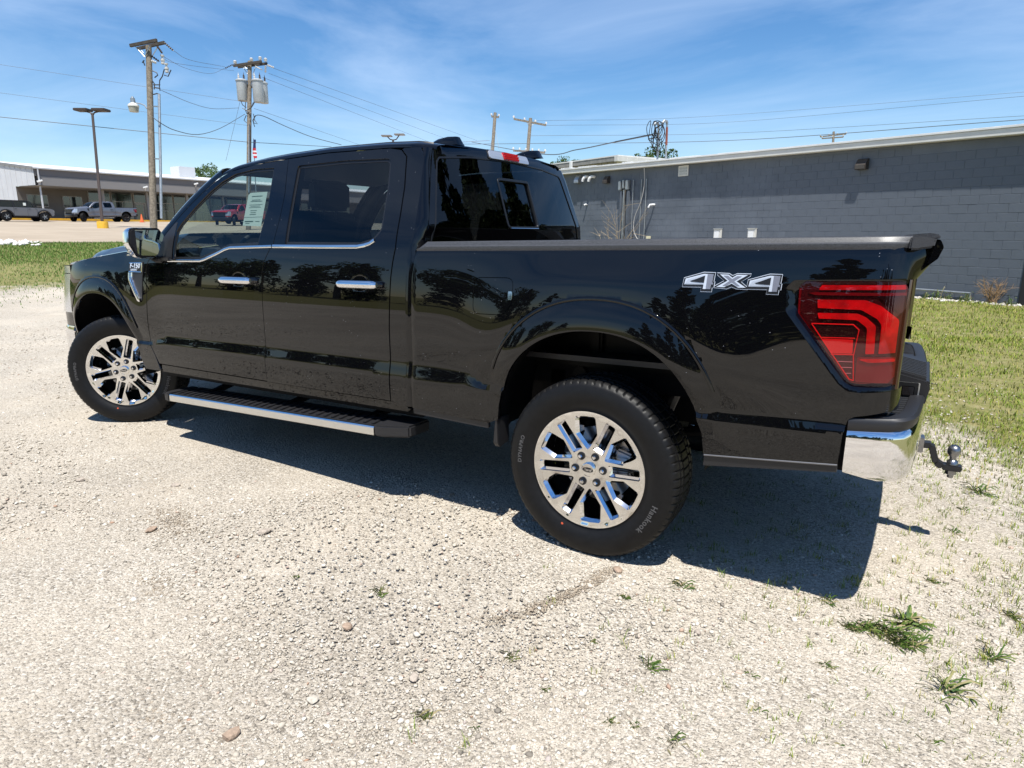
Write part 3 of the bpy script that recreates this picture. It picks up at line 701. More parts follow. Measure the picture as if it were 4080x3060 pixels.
# ---- bed rail caps, bed interior, tailgate
for sg in (-1, 1):
    rows = []
    for x in np.linspace(-.962, 1.125, 40):
        e = min(1, (x+.962)/.03); w = float(W(x, 1.372)); h = .034*e+.0; hh = 1.376
        rows.append([(x, sg*(w+.001), hh-.012), (x, sg*(w+.004), hh-.002), (x, sg*(w+.003), hh+.010*e), (x, sg*(w-.003), hh+.014*e), (x, sg*(w-.006), hh+.017*e), (x, sg*(w-.010), hh+.030*e), (x, sg*(w-.016), hh+h), (x, sg*(w-.10), hh+h), (x, sg*(w-.11), hh+.0), (x, sg*(w-.11), hh-.03)])
    b = MB(); b.grid(np.array(rows), flip=sg < 0); b.build('bed_rail_cap', M_RAIL, truck, tf=T, angle=40)
b = MB()
for sg in (-1, 1):
    for x0, x1, ya, yb_, z0, z1 in ((-.94,-.60,.80,.86,.88,1.37),(.64,1.07,.80,.86,.88,1.37),(-.60,.64,.80,.86,1.13,1.37),(-.60,.64,.585,.60,.88,1.128),(-.60,.64,.585,.80,1.128,1.136)):
        b.box(x0, x1, min(sg*ya, sg*yb_), max(sg*ya, sg*yb_), z0, z1)
b.box(-.945, -.925, -.86, .86, .88, 1.375); b.box(-.94, 1.11, -.79, .79, .86, .885)
b.build('bed_liner', M_PLASTIC, truck, tf=T)
TGP = rounded([(1.060,.815),(1.104,.815),(1.112,.98),(1.116,1.245),(1.150,1.292),(1.196,1.335),(1.208,1.372),(1.196,1.398),(1.150,1.392),(1.125,1.386),(1.060,1.386)], [0,.01,.1,.04,.03,.012,.012,.012,.03,0,0], 5)
b = MB(); b.prism(TGP, 1, -.895, .895); tg = b.build('tailgate', M_PAINT, truck, .004, tf=T, angle=40)
b = MB(); b.prism([(1.09,1.386),(1.13,1.387),(1.155,1.398),(1.196,1.400),(1.192,1.412),(1.165,1.418),(1.09,1.412)], 1, -.90, .90); b.build('tailgate_spoiler_cap', M_RAIL, tg, .003, tf=T)
b = MB(); b.box(1.113, 1.124, -.20, .20, 1.09, 1.20); b.build('tailgate_handle', M_PLASTIC, tg, .004, tf=T)
for sg in (-1, 1):   # corner blocks of the cap turn out over the bed side
    b = MB(); b.prism([(1.112,1.364),(1.132,1.364),(1.180,1.372),(1.186,1.404),(1.150,1.414),(1.112,1.410)], 1, sg*.895, sg*.950); b.build('cap_corner', M_RAIL, tg, .006, tf=T)

# ---- rear bumper with step pads, sockets and hitch
hp = [(1.002,.984),(1.08,.985),(1.135,.978),(1.175,.955),(1.200,.915),(1.212,.85),(1.225,.65),(1.234,.40),(1.238,.0)]
def plan(k=0.0): 
    a = [(x-k*min(1, max(0, (x-1.05)/.12)), -(y-k*.8)) for x, y in hp]; return a+[(x, -y) for x, y in a[-2::-1]]
def zl(x): return np.interp(x, [1.0,1.06,1.16,1.24], [.578,.566,.560,.545])
rows = []
for t, k in ((0,.035),(.06,.010),(.2,.0),(.5,-.004),(.85,.0),(.96,.004),(1,.012)):
    rows.append([(x, y, zl(x)*(1-t)+t*np.interp(x, [1.0,1.2], [.742,.760])) for x, y in plan(k)])
b = MB(); b.grid(np.array(rows), flip=True); bump = b.build('rear_bumper', M_CHROME, truck, tf=T, angle=60)
rows = []
for z, k in ((-.004,.012),(.006,.004),(.034,.002),(.044,.010),(.046,.03),(.044,.05),(.036,.055),(.034,.16)):
    rows.append([(x, y, np.interp(x, [1.0,1.2], [.742,.760])+z) for x, y in plan(k)])
b = MB(); b.grid(np.array(rows), flip=True); b.box(1.03, 1.16, -.92, .92, .70, .785); b.build('bumper_pad', M_PLASTIC, bump, tf=T, angle=40)
for sg in (-1, 1):
    for i in range(9):
        y = .585+.036*i; b = MB(); b.box(1.062, 1.200 if y < .75 else 1.180, sg*y-.006, sg*y+.006, .788, .7965); b.build('step_tread', M_PADTREAD, bump, .002, tf=T)
b = MB(); b.prism([(1.060,.76),(1.228,.76),(1.240,.842),(1.230,.868),(1.065,.905)], 1, -.55, -.06); cb = b.build('bumper_raised_step', M_PLASTIC, bump, .010, tf=T)
for i in range(10):
    y = -.525+i*.036; b = MB(); b.bar((1.075, y, .9045), (1.222, y, .8715), .011, .010); b.build('step_tread', M_PADTREAD, cb, .002, tf=T)
b = MB(); b.box(1.125, 1.205, -.556, -.550, .782, .852); b.build('socket_bezel', M_SATIN, cb, .002, tf=T)
b = MB(); b.box(1.130, 1.200, -.559, -.5562, .787, .852); b.build('socket_recess', M_SEAL, cb, .002, tf=T)
b = MB(); b.box(1.146, 1.188, -.563, -.5592, .800, .838); b.build('socket_door', M_LAMPSMOKE, cb, .003, tf=T)
b = MB(); b.box(.90, 1.06, -.955, .955, .585, .80); b.build('bumper_gap_filler', M_DARK, truck, tf=T)  # dark box added behind the bumper so the open gap reads as shade
b = MB(); b.box(.95, 1.262, -.036, .036, .425, .497); b.build('hitch_receiver', M_STEEL, truck, .004, tf=T)
hp2 = [(1.258,.460),(1.292,.462),(1.318,.385),(1.345,.368),(1.420,.368)]
b = MB()
for a, c in zip(hp2[:-1], hp2[1:]): b.bar((a[0], 0, a[1]), (c[0], 0, c[1]), .055, .026, up=(0, 0, 1) if abs(c[1]-a[1]) < .03 else (1, 0, 0))
hb = b.build('hitch_mount', M_PLASTIC, truck, .004, tf=T)
b = MB(); b.lathe([(.0,.474),(.012,.473),(.0215,.466),(.027,.452),(.027,.440),(.022,.428),(.0135,.418),(.0135,.405),(.022,.398),(.024,.383),(.0,.383)], (1.382,0,0), n=20); b.build('hitch_ball', M_STEEL, hb, tf=T, angle=50)
b = MB(); b.lathe([(.0,.358),(.022,.358),(.022,.335),(.012,.333),(.012,.318),(0,.318)], (1.382,0,0), n=6); b.build('hitch_nut', M_STEEL, hb, tf=T)

# ---- side mirrors
for sg in (-1, 1):
    MX = -3.16
    # outline in (outward, z): inner top, inner bottom, outer bottom, outer top
    out = rounded([(.935,1.478),(1.000,1.322),(1.128,1.328),(1.172,1.42),(1.160,1.522),(.962,1.520)], [.03,.03,.035,.04,.035,.03], 5)
    rows = []
    for x, k in ((-.115,.35),(-.108,.62),(-.080,.86),(-.03,.98),(.0,1.0),(.012,.985)):
        c = np.array([1.06,1.43]); rows.append([(MX+x, sg*(c[0]+(p[0]-c[0])*k), c[1]+(p[1]-c[1])*k) for p in out+[out[0]]])
    b = MB(); b.grid(np.array(rows), flip=sg > 0); b.f.append(list(range(len(out))) if sg < 0 else list(range(len(out)))[::-1]); mh = b.build('side_mirror', M_CHROME, truck, tf=T, angle=55)
    def flat(poly, x, d, m_, nm, bev=.004):
        b = MB(); b.prism([(sg*p[0], p[1]) for p in poly], 0, MX+x, MX+x+d); return b.build(nm, m_, mh, bev, tf=T)
    sc = lambda P, k: [tuple(np.array([1.06,1.43])+(np.array(p)-np.array([1.06,1.43]))*k) for p in P]
    flat(sc(out, .93), .004, .018, M_PLASTIC, 'mirror_bezel', .006)
    g_ = sc(out, .82); b = MB(); b.add([(MX+.036+.22*(1.06-p[0]), sg*p[0], p[1]) for p in g_], [tuple(range(len(g_)))]); b.build('mirror_glass', G_MIRROR, mh, tf=T)
    b = MB()
    for i in range(4): b.box(MX-.035, MX-.005, sg*(1.150-.004*i)-.014, sg*(1.150-.004*i)+.014, 1.345+.018*i, 1.355+.018*i)
    b.build('turn_lamp', M_LAMPCLEAR, mh, .002, tf=T)
    b = MB(); b.tube([(MX-.03, sg*1.0, 1.335), (MX-.04, sg*.97, 1.318), (MX+.0, sg*.945, 1.315)], .026, 10); b.box(MX-.06, MX+.10, min(sg*.935, sg*.972), max(sg*.935, sg*.972), 1.305, 1.33); b.build('mirror_arm', M_PLASTIC, mh, .006, tf=T)
    surf_panel('mirror_sail', rounded([(-3.295,1.345),(-3.30,1.318),(-3.060,1.318),(-3.062,1.56),(-3.09,1.545)], .01), side_map(sg, .002), M_PLASTIC, doorsF[(sg+1)//2], .04, .008, (), (), sg > 0, T)

# ---- running boards
for sg in (-1, 1):
    bx = lambda x: (x+3.16)/2.15*.046
    rb = MB(); X0, X1 = -3.10, -1.21
    rows = []
    for x in np.linspace(X0, X1, 8): rows.append([(x, sg*.82, .380+bx(x)), (x, sg*1.040, .374+bx(x)), (x, sg*1.046, .380+bx(x)), (x, sg*1.046, .402+bx(x)), (x, sg*1.038, .412+bx(x)), (x, sg*.82, .418+bx(x)), (x, sg*.82, .380+bx(x))])
    rb.grid(np.array(rows), flip=sg < 0); run = rb.build('running_board', M_PLASTIC, truck, tf=T, angle=30)
    b = MB(); b.grid(np.array([[(x, sg*1.047, .366+bx(x)), (x, sg*1.0495, .369+bx(x)), (x, sg*1.0495, .406+bx(x)), (x, sg*1.047, .409+bx(x))] for x in np.linspace(X0, X1, 6)]), flip=sg < 0); b.build('step_face', M_SATIN, run, tf=T, angle=30)
    b = MB(); b.grid(np.array([[(x, sg*1.0485, .4065+bx(x)), (x, sg*1.044, .4145+bx(x)), (x, sg*1.036, .4150+bx(x))] for x in np.linspace(X0, X1, 6)]), flip=sg < 0); b.build('step_edge', M_CHROME, run, tf=T, angle=30)
    for xa, xb in ((X0-.085, X0), (X1, X1+.20)):
        b = MB(); d = 1 if xb > X0+.1 else -1; tip = xb if d > 0 else xa; base = xa if d > 0 else xb
        b.prism([(base, sg*.82), (base, sg*1.052), (base+d*.06, sg*1.052), (tip, sg*.99), (tip, sg*.82)], 2, .362+bx(base)+.002*d, .424+bx(base)+.004*d); b.build('end_cap', M_PLASTIC, run, .010, tf=T)
    xs_ = np.arange(X0+.03, X1-.03, .062)
    me_t = None
    for x in xs_:
        if me_t is None:
            b = MB(); b.box(-.011, .011, -.085, .085, 0, .007); tr_ = b.build('step_tread', M_PLASTIC, run, .003); me_t = tr_.data
        else: tr_ = link('step_tread', me_t, run)
        tr_.location = (x, sg*.93, .4140+bx(x)+KR*x); tr_.rotation_euler = (R(1.6)*sg, 0, R(-14)*sg)
    for xm in (-2.9, -2.1, -1.4):
        b = MB(); b.bar((xm, sg*.60, .47), (xm, sg*.88, .40+bx(xm)), .06, .03); b.build('board_bracket', M_DARK, run, .004, tf=T)

# ---- mud flaps, wheel wells, underbody
for sg in (-1, 1):
    b = MB(); b.add([(-.470, sg*.992, .592), (-.462, sg*.90, .585), (-.470, sg*.90, .452), (-.488, sg*.965, .440), (-.492, sg*.982, .470), (-.476, sg*.992, .592), (-.468, sg*.90, .585), (-.478, sg*.90, .452)], [(0,1,2,3,4)])
    b = MB(); pl = [(.992,.592),(.885,.585),(.885,.452),(.962,.438),(.984,.462)]; n = len(pl)
    v = [(-.464, sg*p[0], p[1]) for p in pl]+[(-.476-.02*(.59-p[1])/.15, sg*p[0], p[1]) for p in pl]
    b.add(v, [tuple(range(n)), tuple(range(2*n-1, n-1, -1))]+[(i, n+i, n+(i+1) % n, (i+1) % n) for i in range(n)]); b.build('mud_flap', M_PLASTIC, truck, .003, tf=T)
    for A, yin, nm in ((AR_R, .60, 'rear_wheel_well'), (AR_F, .52, 'front_wheel_well')):
        pl = arch_poly(A, 1.035); pl = [(pl[0][0], .50)]+pl+[(pl[-1][0], .50)]; rows = []
        for y in (.972, .93, .80, yin): rows.append([(A[0]+(p[0]-A[0])*(1+.06*(y < .9)), sg*min(y, float(W(p[0], max(.56, p[1])))-.008), p[1]+.02*(y < .9)) for p in pl])
        b = MB(); b.grid(np.array(rows), flip=sg > 0); n0 = len(b.v)
        if A is AR_F: b.f.append(list(range(3*len(pl), 4*len(pl))))
        b.build(nm, M_DARK, truck, tf=T, angle=40)
for sg in (-1, 1):
    b = MB(); y = sg*.62; b.box(-.72, .72, min(y, y-sg*.02), max(y, y-sg*.02), .80, 1.12); inner = b.build('inner_bed_wall', M_WELL, truck, tf=T)
    b = MB(); b.box(-.62, .70, min(sg*.60, sg*.665), max(sg*.60, sg*.665), .812, .842); b.build('bed_flange', M_WELL, inner, .006, tf=T)
    b = MB(); b.box(-.155, -.095, min(sg*.61, sg*.655), max(sg*.61, sg*.655), .87, 1.06); b.build('bed_rib', M_WELL, inner, .012, tf=T)
    b = MB(); b.tube([(-.50, sg*.63, .86), (-.40, sg*.64, .93), (-.26, sg*.645, .99), (-.10, sg*.645, 1.01)], .024, 8); b.build('bed_rib', M_WELL, inner, tf=T)
    b = MB(); b.box(-4.7, 1.0, min(sg*.42, sg*.52), max(sg*.42, sg*.52), .56, .72); b.build('frame_rail', M_DARK, truck, .01, tf=T)
    b = MB(); b.tube([(-.72, sg*.50, .60), (-.36, sg*.50, .50), (0, sg*.50, .462), (.36, sg*.50, .52), (.72, sg*.50, .64)], .024, 6); b.build('leaf_spring', M_DARK, truck, tf=T)
    b = MB(); b.cyl((.14, sg*.50, .42), (.28, sg*.50, .80), .032, n=10); b.build('shock_absorber', M_STEEL, truck, tf=T)
    b = MB(); b.box(-.40, -.30, min(sg*.52, sg*.60), max(sg*.52, sg*.60), .69, .78); b.build('frame_bracket', M_WELL, truck, .01, tf=T)
    b = MB(); b.cyl((-.22, sg*.52, .765), (-.22, sg*.62, .765), .035, n=14); b.build('frame_bushing', M_WELL, truck, tf=T)
    b = MB(); b.cyl((.39, sg*.58, .70), (.39, sg*.64, .70), .022, n=6); b.build('frame_bolt', M_STEEL, truck, tf=T)
b = MB(); b.cyl((0, -.80, .407), (0, .80, .407), .05, n=16); b.lathe([(.0,-.16),(.12,-.12),(.15,0),(.12,.12),(0,.16)], (0,0,.407), 'x', 16); b.build('rear_axle', M_DARK, truck)
b = MB(); b.box(-3.35, -1.0, -.90, .90, .50, .56); b.box(-1.0, 1.05, -.60, .60, .70, .80); b.box(-4.7, -3.3, -.50, .50, .55, .95); b.box(-2.6, -1.2, -.40, .15, .34, .50); b.build('underbody', M_DARK, truck, tf=T)
b = MB(); b.tube([(-2.5,.30,.38),(-.6,.32,.40),(.3,.36,.62),(.75,.42,.50),(1.0,.62,.47)], .038, 10); b.build('exhaust_pipe', M_STEEL, truck, tf=T)
b = MB(); b.cyl((-3.99, -.75, .40), (-3.99, .75, .40), .045, n=12); b.build('front_axle', M_DARK, truck)

# ---- cabin
b = MB(); b.box(-3.30, -1.05, -.86, .86, .56, .60); b.box(-3.32, -3.22, -.88, .88, .60, 1.20); b.build('cabin_floor', M_INT, truck, tf=T)
b = MB(); b.prism([(-3.42,1.10),(-3.42,1.345),(-3.10,1.39),(-2.98,1.33),(-2.96,1.18),(-3.10,1.05)], 1, -.85, .85); dash = b.build('dashboard', M_INT, truck, .02, tf=T)
b = MB(); b.prism([(-3.07,1.395),(-3.06,1.47),(-2.955,1.475),(-2.95,1.36)], 1, -.62, -.22); b.build('gauge_hood', M_INT, dash, .02, tf=T)
b = MB(); b.box(-2.965, -2.945, -.18, .22, 1.20, 1.42); b.build('centre_screen', M_SEAL, dash, .006, tf=T)
b = MB(); cst = np.array([-2.80,-.42,1.30]); ax = np.array([.90,0,.43]); ax /= np.linalg.norm(ax); e1 = np.array([0,1,0]); e2 = np.cross(ax, e1)
b.tube([cst+.185*(math.cos(a)*e1+math.sin(a)*e2) for a in np.linspace(0, 2*math.pi, 33)], .016, 8, False)
for a in (0, math.pi, -math.pi/2): b.tube([cst, cst+.18*(math.cos(a)*e1+math.sin(a)*e2)], .018, 6)
b.cyl(cst-ax*.25, cst+ax*.03, .05, .065, 14); b.build('steering_wheel', M_INT, truck, tf=T, angle=50)
def seat(x, y, w, hd=True):
    b = MB(); b.box(x-.26, x+.26, y-w, y+w, .92, 1.06); st_ = b.build('seat', M_SEATM, truck, .05, 3, tf=T)
    b = MB(); b.prism([(x+.16,1.02),(x+.30,1.02),(x+.42,1.58),(x+.36,1.62),(x+.29,1.60)], 1, y-w*.95, y+w*.95); b.build('backrest', M_SEATM, st_, .04, 3, tf=T)
    if hd:
        b = MB(); b.prism([(x+.34,1.61),(x+.45,1.61),(x+.46,1.77),(x+.42,1.80),(x+.36,1.79)], 1, y-.145, y+.145); b.build('headrest', M_SEATM, st_, .035, 3, tf=T)
        b = MB(); b.cyl((x+.39, y-.05, 1.55), (x+.40, y-.05, 1.64), .008, n=8); b.cyl((x+.39, y+.05, 1.55), (x+.40, y+.05, 1.64), .008, n=8); b.build('headrest_post', M_STEEL, st_, tf=T)
seat(-2.52, -.42, .27); seat(-2.52, .42, .27); seat(-1.62, -.42, .33); seat(-1.62, .42, .33)
b = MB(); b.box(-2.95, -2.1, -.13, .13, .60, 1.12); b.build('centre_console', M_INT, truck, .03, tf=T)
b = MB(); b.box(-2.82, -2.77, -.13, .13, 1.80, 1.87); b.build('inner_mirror', M_INT, truck, .015, tf=T)
for sg in (-1, 1):
    b = MB(); b.box(-3.25, -1.15, min(sg*.86, sg*.90), max(sg*.86, sg*.90), .62, 1.32); b.build('door_lining', M_INT, truck, .01, tf=T)
    b = MB(); b.box(-2.15, -2.02, min(sg*.70, sg*.86), max(sg*.70, sg*.86), .6, 1.42); b.add([(-2.15,sg*.86,1.42),(-2.02,sg*.86,1.42),(-2.02,sg*.80,1.42),(-2.15,sg*.80,1.42),(-2.17,sg*.70,1.86),(-2.05,sg*.70,1.86),(-2.05,sg*.66,1.86),(-2.17,sg*.66,1.86)], [(3,2,1,0),(4,5,6,7),(0,1,5,4),(1,2,6,5),(2,3,7,6),(3,0,4,7)]); b.build('door_pillar', M_INT, truck, tf=T)
b = MB(); b.grid(np.array([[(x, y, float(roof_rail(x))-.035) for y in (-.62, 0, .62)] for x in np.linspace(-2.70, -1.10, 5)])); b.build('headliner', M_INT, truck, tf=T)
# window sticker and papers
def on_glass(poly, off, m_, nm, par, sg=-1):
    return surf_panel(nm, poly, side_map(sg, off), m_, par, .05, 0, (), (), sg > 0, T)
stk = on_glass([(-2.392,1.519),(-2.217,1.511),(-2.234,1.714),(-2.395,1.714),(-2.408,1.702)], -.016, M_PAPER, 'window_sticker', doorsF[0])
for (x0, x1, z, h) in [(-2.37,-2.27,1.690,.004),(-2.36,-2.28,1.668,.003),(-2.37,-2.26,1.660,.003),(-2.375,-2.25,1.640,.002),(-2.36,-2.27,1.632,.002),(-2.37,-2.26,1.624,.002),(-2.35,-2.29,1.605,.003),(-2.345,-2.295,1.593,.003),(-2.35,-2.29,1.582,.003),(-2.38,-2.30,1.540,.006),(-2.28,-2.24,1.540,.003),(-2.37,-2.33,1.530,.003),(-2.40,-2.225,1.567,.0015)]:
    on_glass([(x0,z),(x1,z-.001),(x1,z+h-.001),(x0,z+h)], -.0150, M_PRINT, 'sticker_print', stk)
b = MB(); b.add([(-3.36,-.55,1.385),(-3.16,-.55,1.40),(-3.14,-.30,1.405),(-3.34,-.28,1.39),(-3.36,-.55,1.388),(-3.16,-.55,1.403),(-3.14,-.30,1.408),(-3.34,-.28,1.393)], [(0,1,2,3),(4,5,6,7),(0,1,5,4),(1,2,6,5),(2,3,7,6),(3,0,4,7)]); b.build('dash_papers', mat('yellow_paper', (.75,.72,.45), .7), dash, tf=T)

# ---- wheels
RF = .2704
def wheel_meshes():
    ms = {}
    fy_ = lambda r: -.108 + .016*np.clip((RF*.98-r)/(RF*.75), 0, 1) + .010*np.exp(-((r-RF*1.0)/.012)**2)*-.6
    holes = []; rot = R(5)
    def ringpt(r, t, an): return (r*math.cos(an)-t*math.sin(an), r*math.sin(an)+t*math.cos(an))
    for k in range(6):
        a = rot+k*math.pi/3
        sl = [(.355,-.098),(.885,-.092),(.905,-.070),(.905,.070),(.885,.092),(.355,.098)]
        holes.append(rounded([ringpt(RF*p[0], RF*p[1], a) for p in sl], RF*.02, 2))
        a += math.pi/6
        sh_ = [(.320,0),(.60,-.195),(.875,-.185),(.905,-.160),(.915,0),(.905,.160),(.875,.185),(.60,.195)]
        holes.append(rounded([ringpt(RF*p[0], RF*p[1], a) for p in sh_], [RF*.03,RF*.05,RF*.03,0,0,0,RF*.03,RF*.05], 2))
    circ = [(RF*math.cos(t), RF*math.sin(t)) for t in np.linspace(0, 2*math.pi, 97)[:-1]]
    wmap = lambda u, v: np.stack([u, fy_(np.hypot(u, v)), v], 1)
    f = surf_panel('rim_face', circ, wmap, M_CHROMED, None, .022, .022, holes); ms['rim_face'] = (f.data, M_CHROMED); bpy.data.objects.remove(f)
    b = MB()      # bevelled inner walls of the openings
    for h in holes:
        h = np.array(h); c = h.mean(0); n = len(h); hh = np.array(shrink([tuple(p) for p in h], RF*.046)); 
        if area2(h) < 0: h = h[::-1]
        r0 = np.stack([h[:, 0], fy_(np.hypot(h[:, 0], h[:, 1])), h[:, 1]], 1); r1 = np.stack([hh[:, 0], fy_(np.hypot(hh[:, 0], hh[:, 1]))+.016, hh[:, 1]], 1); r2 = r1+np.array([0, .045, 0])
        rr = np.stack([r0, r1, r2], 0); rr = np.concatenate([rr, rr[:, :1]], 1); b.grid(rr)
    o_ = b.build('x', M_CHROME, None, angle=25); ms['spoke_wall'] = (o_.data, M_CHROME); bpy.data.objects.remove(o_)
    b = MB(); b.lathe([(RF,-.106),(RF*1.012,-.100),(RF*1.012,-.085),(RF*.96,-.070),(RF*.93,.0),(RF*.93,.10)], axis='y', n=64); o_ = b.build('x', M_CHROMED, None, angle=40); ms['rim_barrel'] = (o_.data, M_CHROMED); bpy.data.objects.remove(o_)
    b = MB(); b.lathe([(0,-.060),(RF*.30,-.060),(RF*.33,-.045),(RF*.33,.05)], axis='y', n=32); b.lathe([(.07,.0),(.175,.0),(.175,.022),(.07,.022)], axis='y', n=40); o_ = b.build('x', M_DISC, None); ms['brake_disc'] = (o_.data, M_DISC); bpy.data.objects.remove(o_)
    b = MB(); b.lathe([(0,.045),(RF*.93,.045)], axis='y', n=40); o_ = b.build('x', M_DARK, None); ms['back_plate'] = (o_.data, M_DARK); bpy.data.objects.remove(o_)
    b = MB(); b.prism([(.09,.0),(.165,.0),(.18,.08),(.10,.10)], 1, -.035, .05); o_ = b.build('x', M_STEEL, None, .01); ms['brake_caliper'] = (o_.data, M_STEEL); bpy.data.objects.remove(o_)
    b = MB(); b.lathe([(0,-.1055),(RF*.105,-.1055),(RF*.118,-.103),(RF*.124,-.094),(RF*.124,-.08)], axis='y', n=32); o_ = b.build('x', M_CHROMED, None, angle=30); ms['center_cap'] = (o_.data, M_CHROMED); bpy.data.objects.remove(o_)
    b = MB(); n = 28; b.add([(.026*math.cos(t), -.1062, .0115*math.sin(t)) for t in np.linspace(0, 2*math.pi, n+1)[:-1]], [tuple(range(n))[::-1]]); o_ = b.build('x', M_SEAL, None, smooth=False, recalc=False); ms['cap_emblem'] = (o_.data, M_SEAL); bpy.data.objects.remove(o_)
    me = text_mesh('Ford', .019, .0004, 1.0, .0004); co = np.empty(len(me.vertices)*3); me.vertices.foreach_get('co', co); co = co.reshape(-1, 3)
    me.vertices.foreach_set('co', np.stack([co[:, 0]+co[:, 1]*.25, -.1066-co[:, 2], co[:, 1]], 1).ravel()); me.materials.append(M_CHROME); me.update(); ms['emblem_lettering'] = (me, M_CHROME)
    b = MB(); b.lathe([(0,-.112),(.007,-.112),(.0105,-.106),(.0115,-.085)], axis='y', n=6); o_ = b.build('x', M_CHROME, None, angle=20); ms['lug_nut'] = (o_.data, M_CHROME); bpy.data.objects.remove(o_)
    b = MB(); b.lathe([(.0185,-.0965),(.0185,-.070),(.0,-.070)], axis='y', n=16); b.lathe([(0,-.0955),(.0185,-.0955)], axis='y', n=16); o_ = b.build('x', M_SEAL, None, angle=30); ms['lug_pocket'] = (o_.data, M_SEAL); bpy.data.objects.remove(o_)
    # tyre: revolved section with cut tread blocks
    RO = .4135; prof = []   # (r, y, kind)
    half = [(.262,-.100),(.270,-.107),(.280,-.109),(.292,-.1165),(.310,-.1255),(.332,-.1315),(.352,-.1315),(.368,-.1285),(.381,-.1235),(.388,-.1215),(.393,-.1180)]
    shoulder = [(.400,-.1125,1),(.4070,-.1050,1),(.4105,-.0920,1)]
    ribs = [(.4115,-.0790,1),(.4020,-.0775,0),(.4020,-.0690,0),(.4125,-.0675,2),(.4130,-.0420,2),(.4030,-.0405,0),(.4030,-.0320,0),(.4135,-.0305,3),(.4138,0,3)]
    prof = [(r, y, 0) for r, y in half]+shoulder+ribs; prof = prof+[(r, -y, k) for r, y, k in prof[-2::-1]]
    NS = 420; ang = np.arange(NS)*2*math.pi/NS; V = np.zeros((len(prof), NS, 3))
    for j, (r, y, k) in enumerate(prof):
        rr = np.full(NS, r); i = np.arange(NS)
        if k == 1: rr = rr-.0055*((i+(0 if y < 0 else 3)) % 6 == 0)
        if k == 2: rr = rr-.0055*((i+1) % 6 == 0)
        if k == 3: rr = rr-.0045*((i+2) % 6 == 0)
        aa = ang+.0
        V[j, :, 0] = rr*np.cos(aa); V[j, :, 1] = y; V[j, :, 2] = rr*np.sin(aa)
    V = np.concatenate([V, V[:, :1]], 1); b = MB(); b.grid(V, flip=False); o_ = b.build('x', M_RUBBER, None, angle=28); ms['tyre'] = (o_.data, M_RUBBER); bpy.data.objects.remove(o_)
    # raised sidewall lettering bent round the tyre
    for txt, a0, sz, key in (('Hankook', R(-28), .036, 'sidewall_lettering'), ('DYNAPRO', R(172), .026, 'sidewall_marking')):
        me = text_mesh(txt, sz, .0008, 1.15, .0006); n0 = 0; vs, fs = [], []
        for v in me.vertices:
            th = a0-v.co.x/.335; r = .338+v.co.y
            vs.append((r*math.cos(th), -.1322-(.0012 if v.co.z > 0 else 0), r*math.sin(th)))
        fs += [[n0+i for i in p.vertices] for p in me.polygons]
        me = mesh_np(key, vs, fs, mat('tyre_lettering', (.075,.075,.077), .5)); ms[key] = (me, None)
    b = MB(); n = 10; th = R(-112); c = (.300*math.cos(th), .300*math.sin(th)); b.add([(c[0]+.006*math.cos(t), -.1235, c[1]+.006*math.sin(t)) for t in np.linspace(0, 2*math.pi, n+1)[:-1]], [tuple(range(n))]); o_ = b.build('x', mat('orange_dot', (.65,.10,.04), .6), None, smooth=False); ms['sidewall_dot'] = (o_.data, None); bpy.data.objects.remove(o_)
    return ms
WM = wheel_meshes()
def wheel(loc, rz, spin):
    ty = link('wheel', WM['tyre'][0], truck); ty.location = loc; ty.rotation_euler = (0, spin, rz); ty.rotation_mode = 'XYZ'
    for nm in ('rim_face','spoke_wall','rim_barrel','brake_disc','back_plate','brake_caliper','center_cap','cap_emblem','emblem_lettering','sidewall_lettering','sidewall_marking','sidewall_dot'):
        link(nm, WM[nm][0], ty)
    for k in range(6):
        a = R(5)+k*math.pi/3
        for nm in ('lug_nut','lug_pocket'):
            q = link(nm, WM[nm][0], ty); q.location = (RF*.252*math.cos(a), 0, RF*.252*math.sin(a))
    return ty
ST = .626
wheel((0, -.858, .407), 0, 0)
wheel((-3.99+.078*math.sin(ST), -.78-.078*math.cos(ST), .407), ST, R(-8))
wheel((0, .858, .407), math.pi, R(20))
wheel((-3.99-.078*math.sin(ST), .78+.078*math.cos(ST), .407), math.pi+ST, R(33))
ORD = ['first','second','third','fourth','fifth','sixth','seventh','eighth','ninth','tenth','eleventh','twelfth','thirteenth','fourteenth','fifteenth','sixteenth','seventeenth','eighteenth','nineteenth','twentieth','twenty-first','twenty-second','twenty-third','twenty-fourth','twenty-fifth']
def sx(x, y): p = np.array([x, y, 0])-CAM; return float((p@rgt)/(p@fwd))
# ------------------------------------------------------------------ ground
SD = np.array([-.918, .397])
def s_of(x, y): return (np.asarray(x)-CAM[0])*SD[0]+(np.asarray(y)-CAM[1])*SD[1]
def h_of(x, y):
    x, y = np.asarray(x, float), np.asarray(y, float); s = s_of(x, y)
    h = np.interp(s, [14,18,22,30,38,55.4,71.2,77.2,100,140], [0,.03,.13,.48,.86,1.567,2.08,2.25,2.75,3.0])
    return h - .10*sstep((y-5)/9)*sstep((26-s)/10)
def cover(x, y):
    """share of the ground under grass"""
    x, y = np.asarray(x, float), np.asarray(y, float); s = s_of(x, y)
    a = sstep((y-(-.2-1.1*(x-1.3)))/5.2)*sstep((x-.2)/1.2+.0*y+np.clip((y-1.5)/2,0,1))*sstep((22-s)/6+.0)
    b_ = sstep((s-14.5)/11); c = sstep((-y-12)/5); d = sstep((x-5-.25*np.abs(y))/3)
    return np.clip(np.maximum.reduce([a, b_, c, d]), 0, 1)
def warp(n, k, lim):
    t = np.linspace(-1, 1, n); return np.sinh(t*k)/math.sinh(k)*lim
gx = warp(241, 6.2, 900)-4; gy = warp(241, 6.2, 900)+2
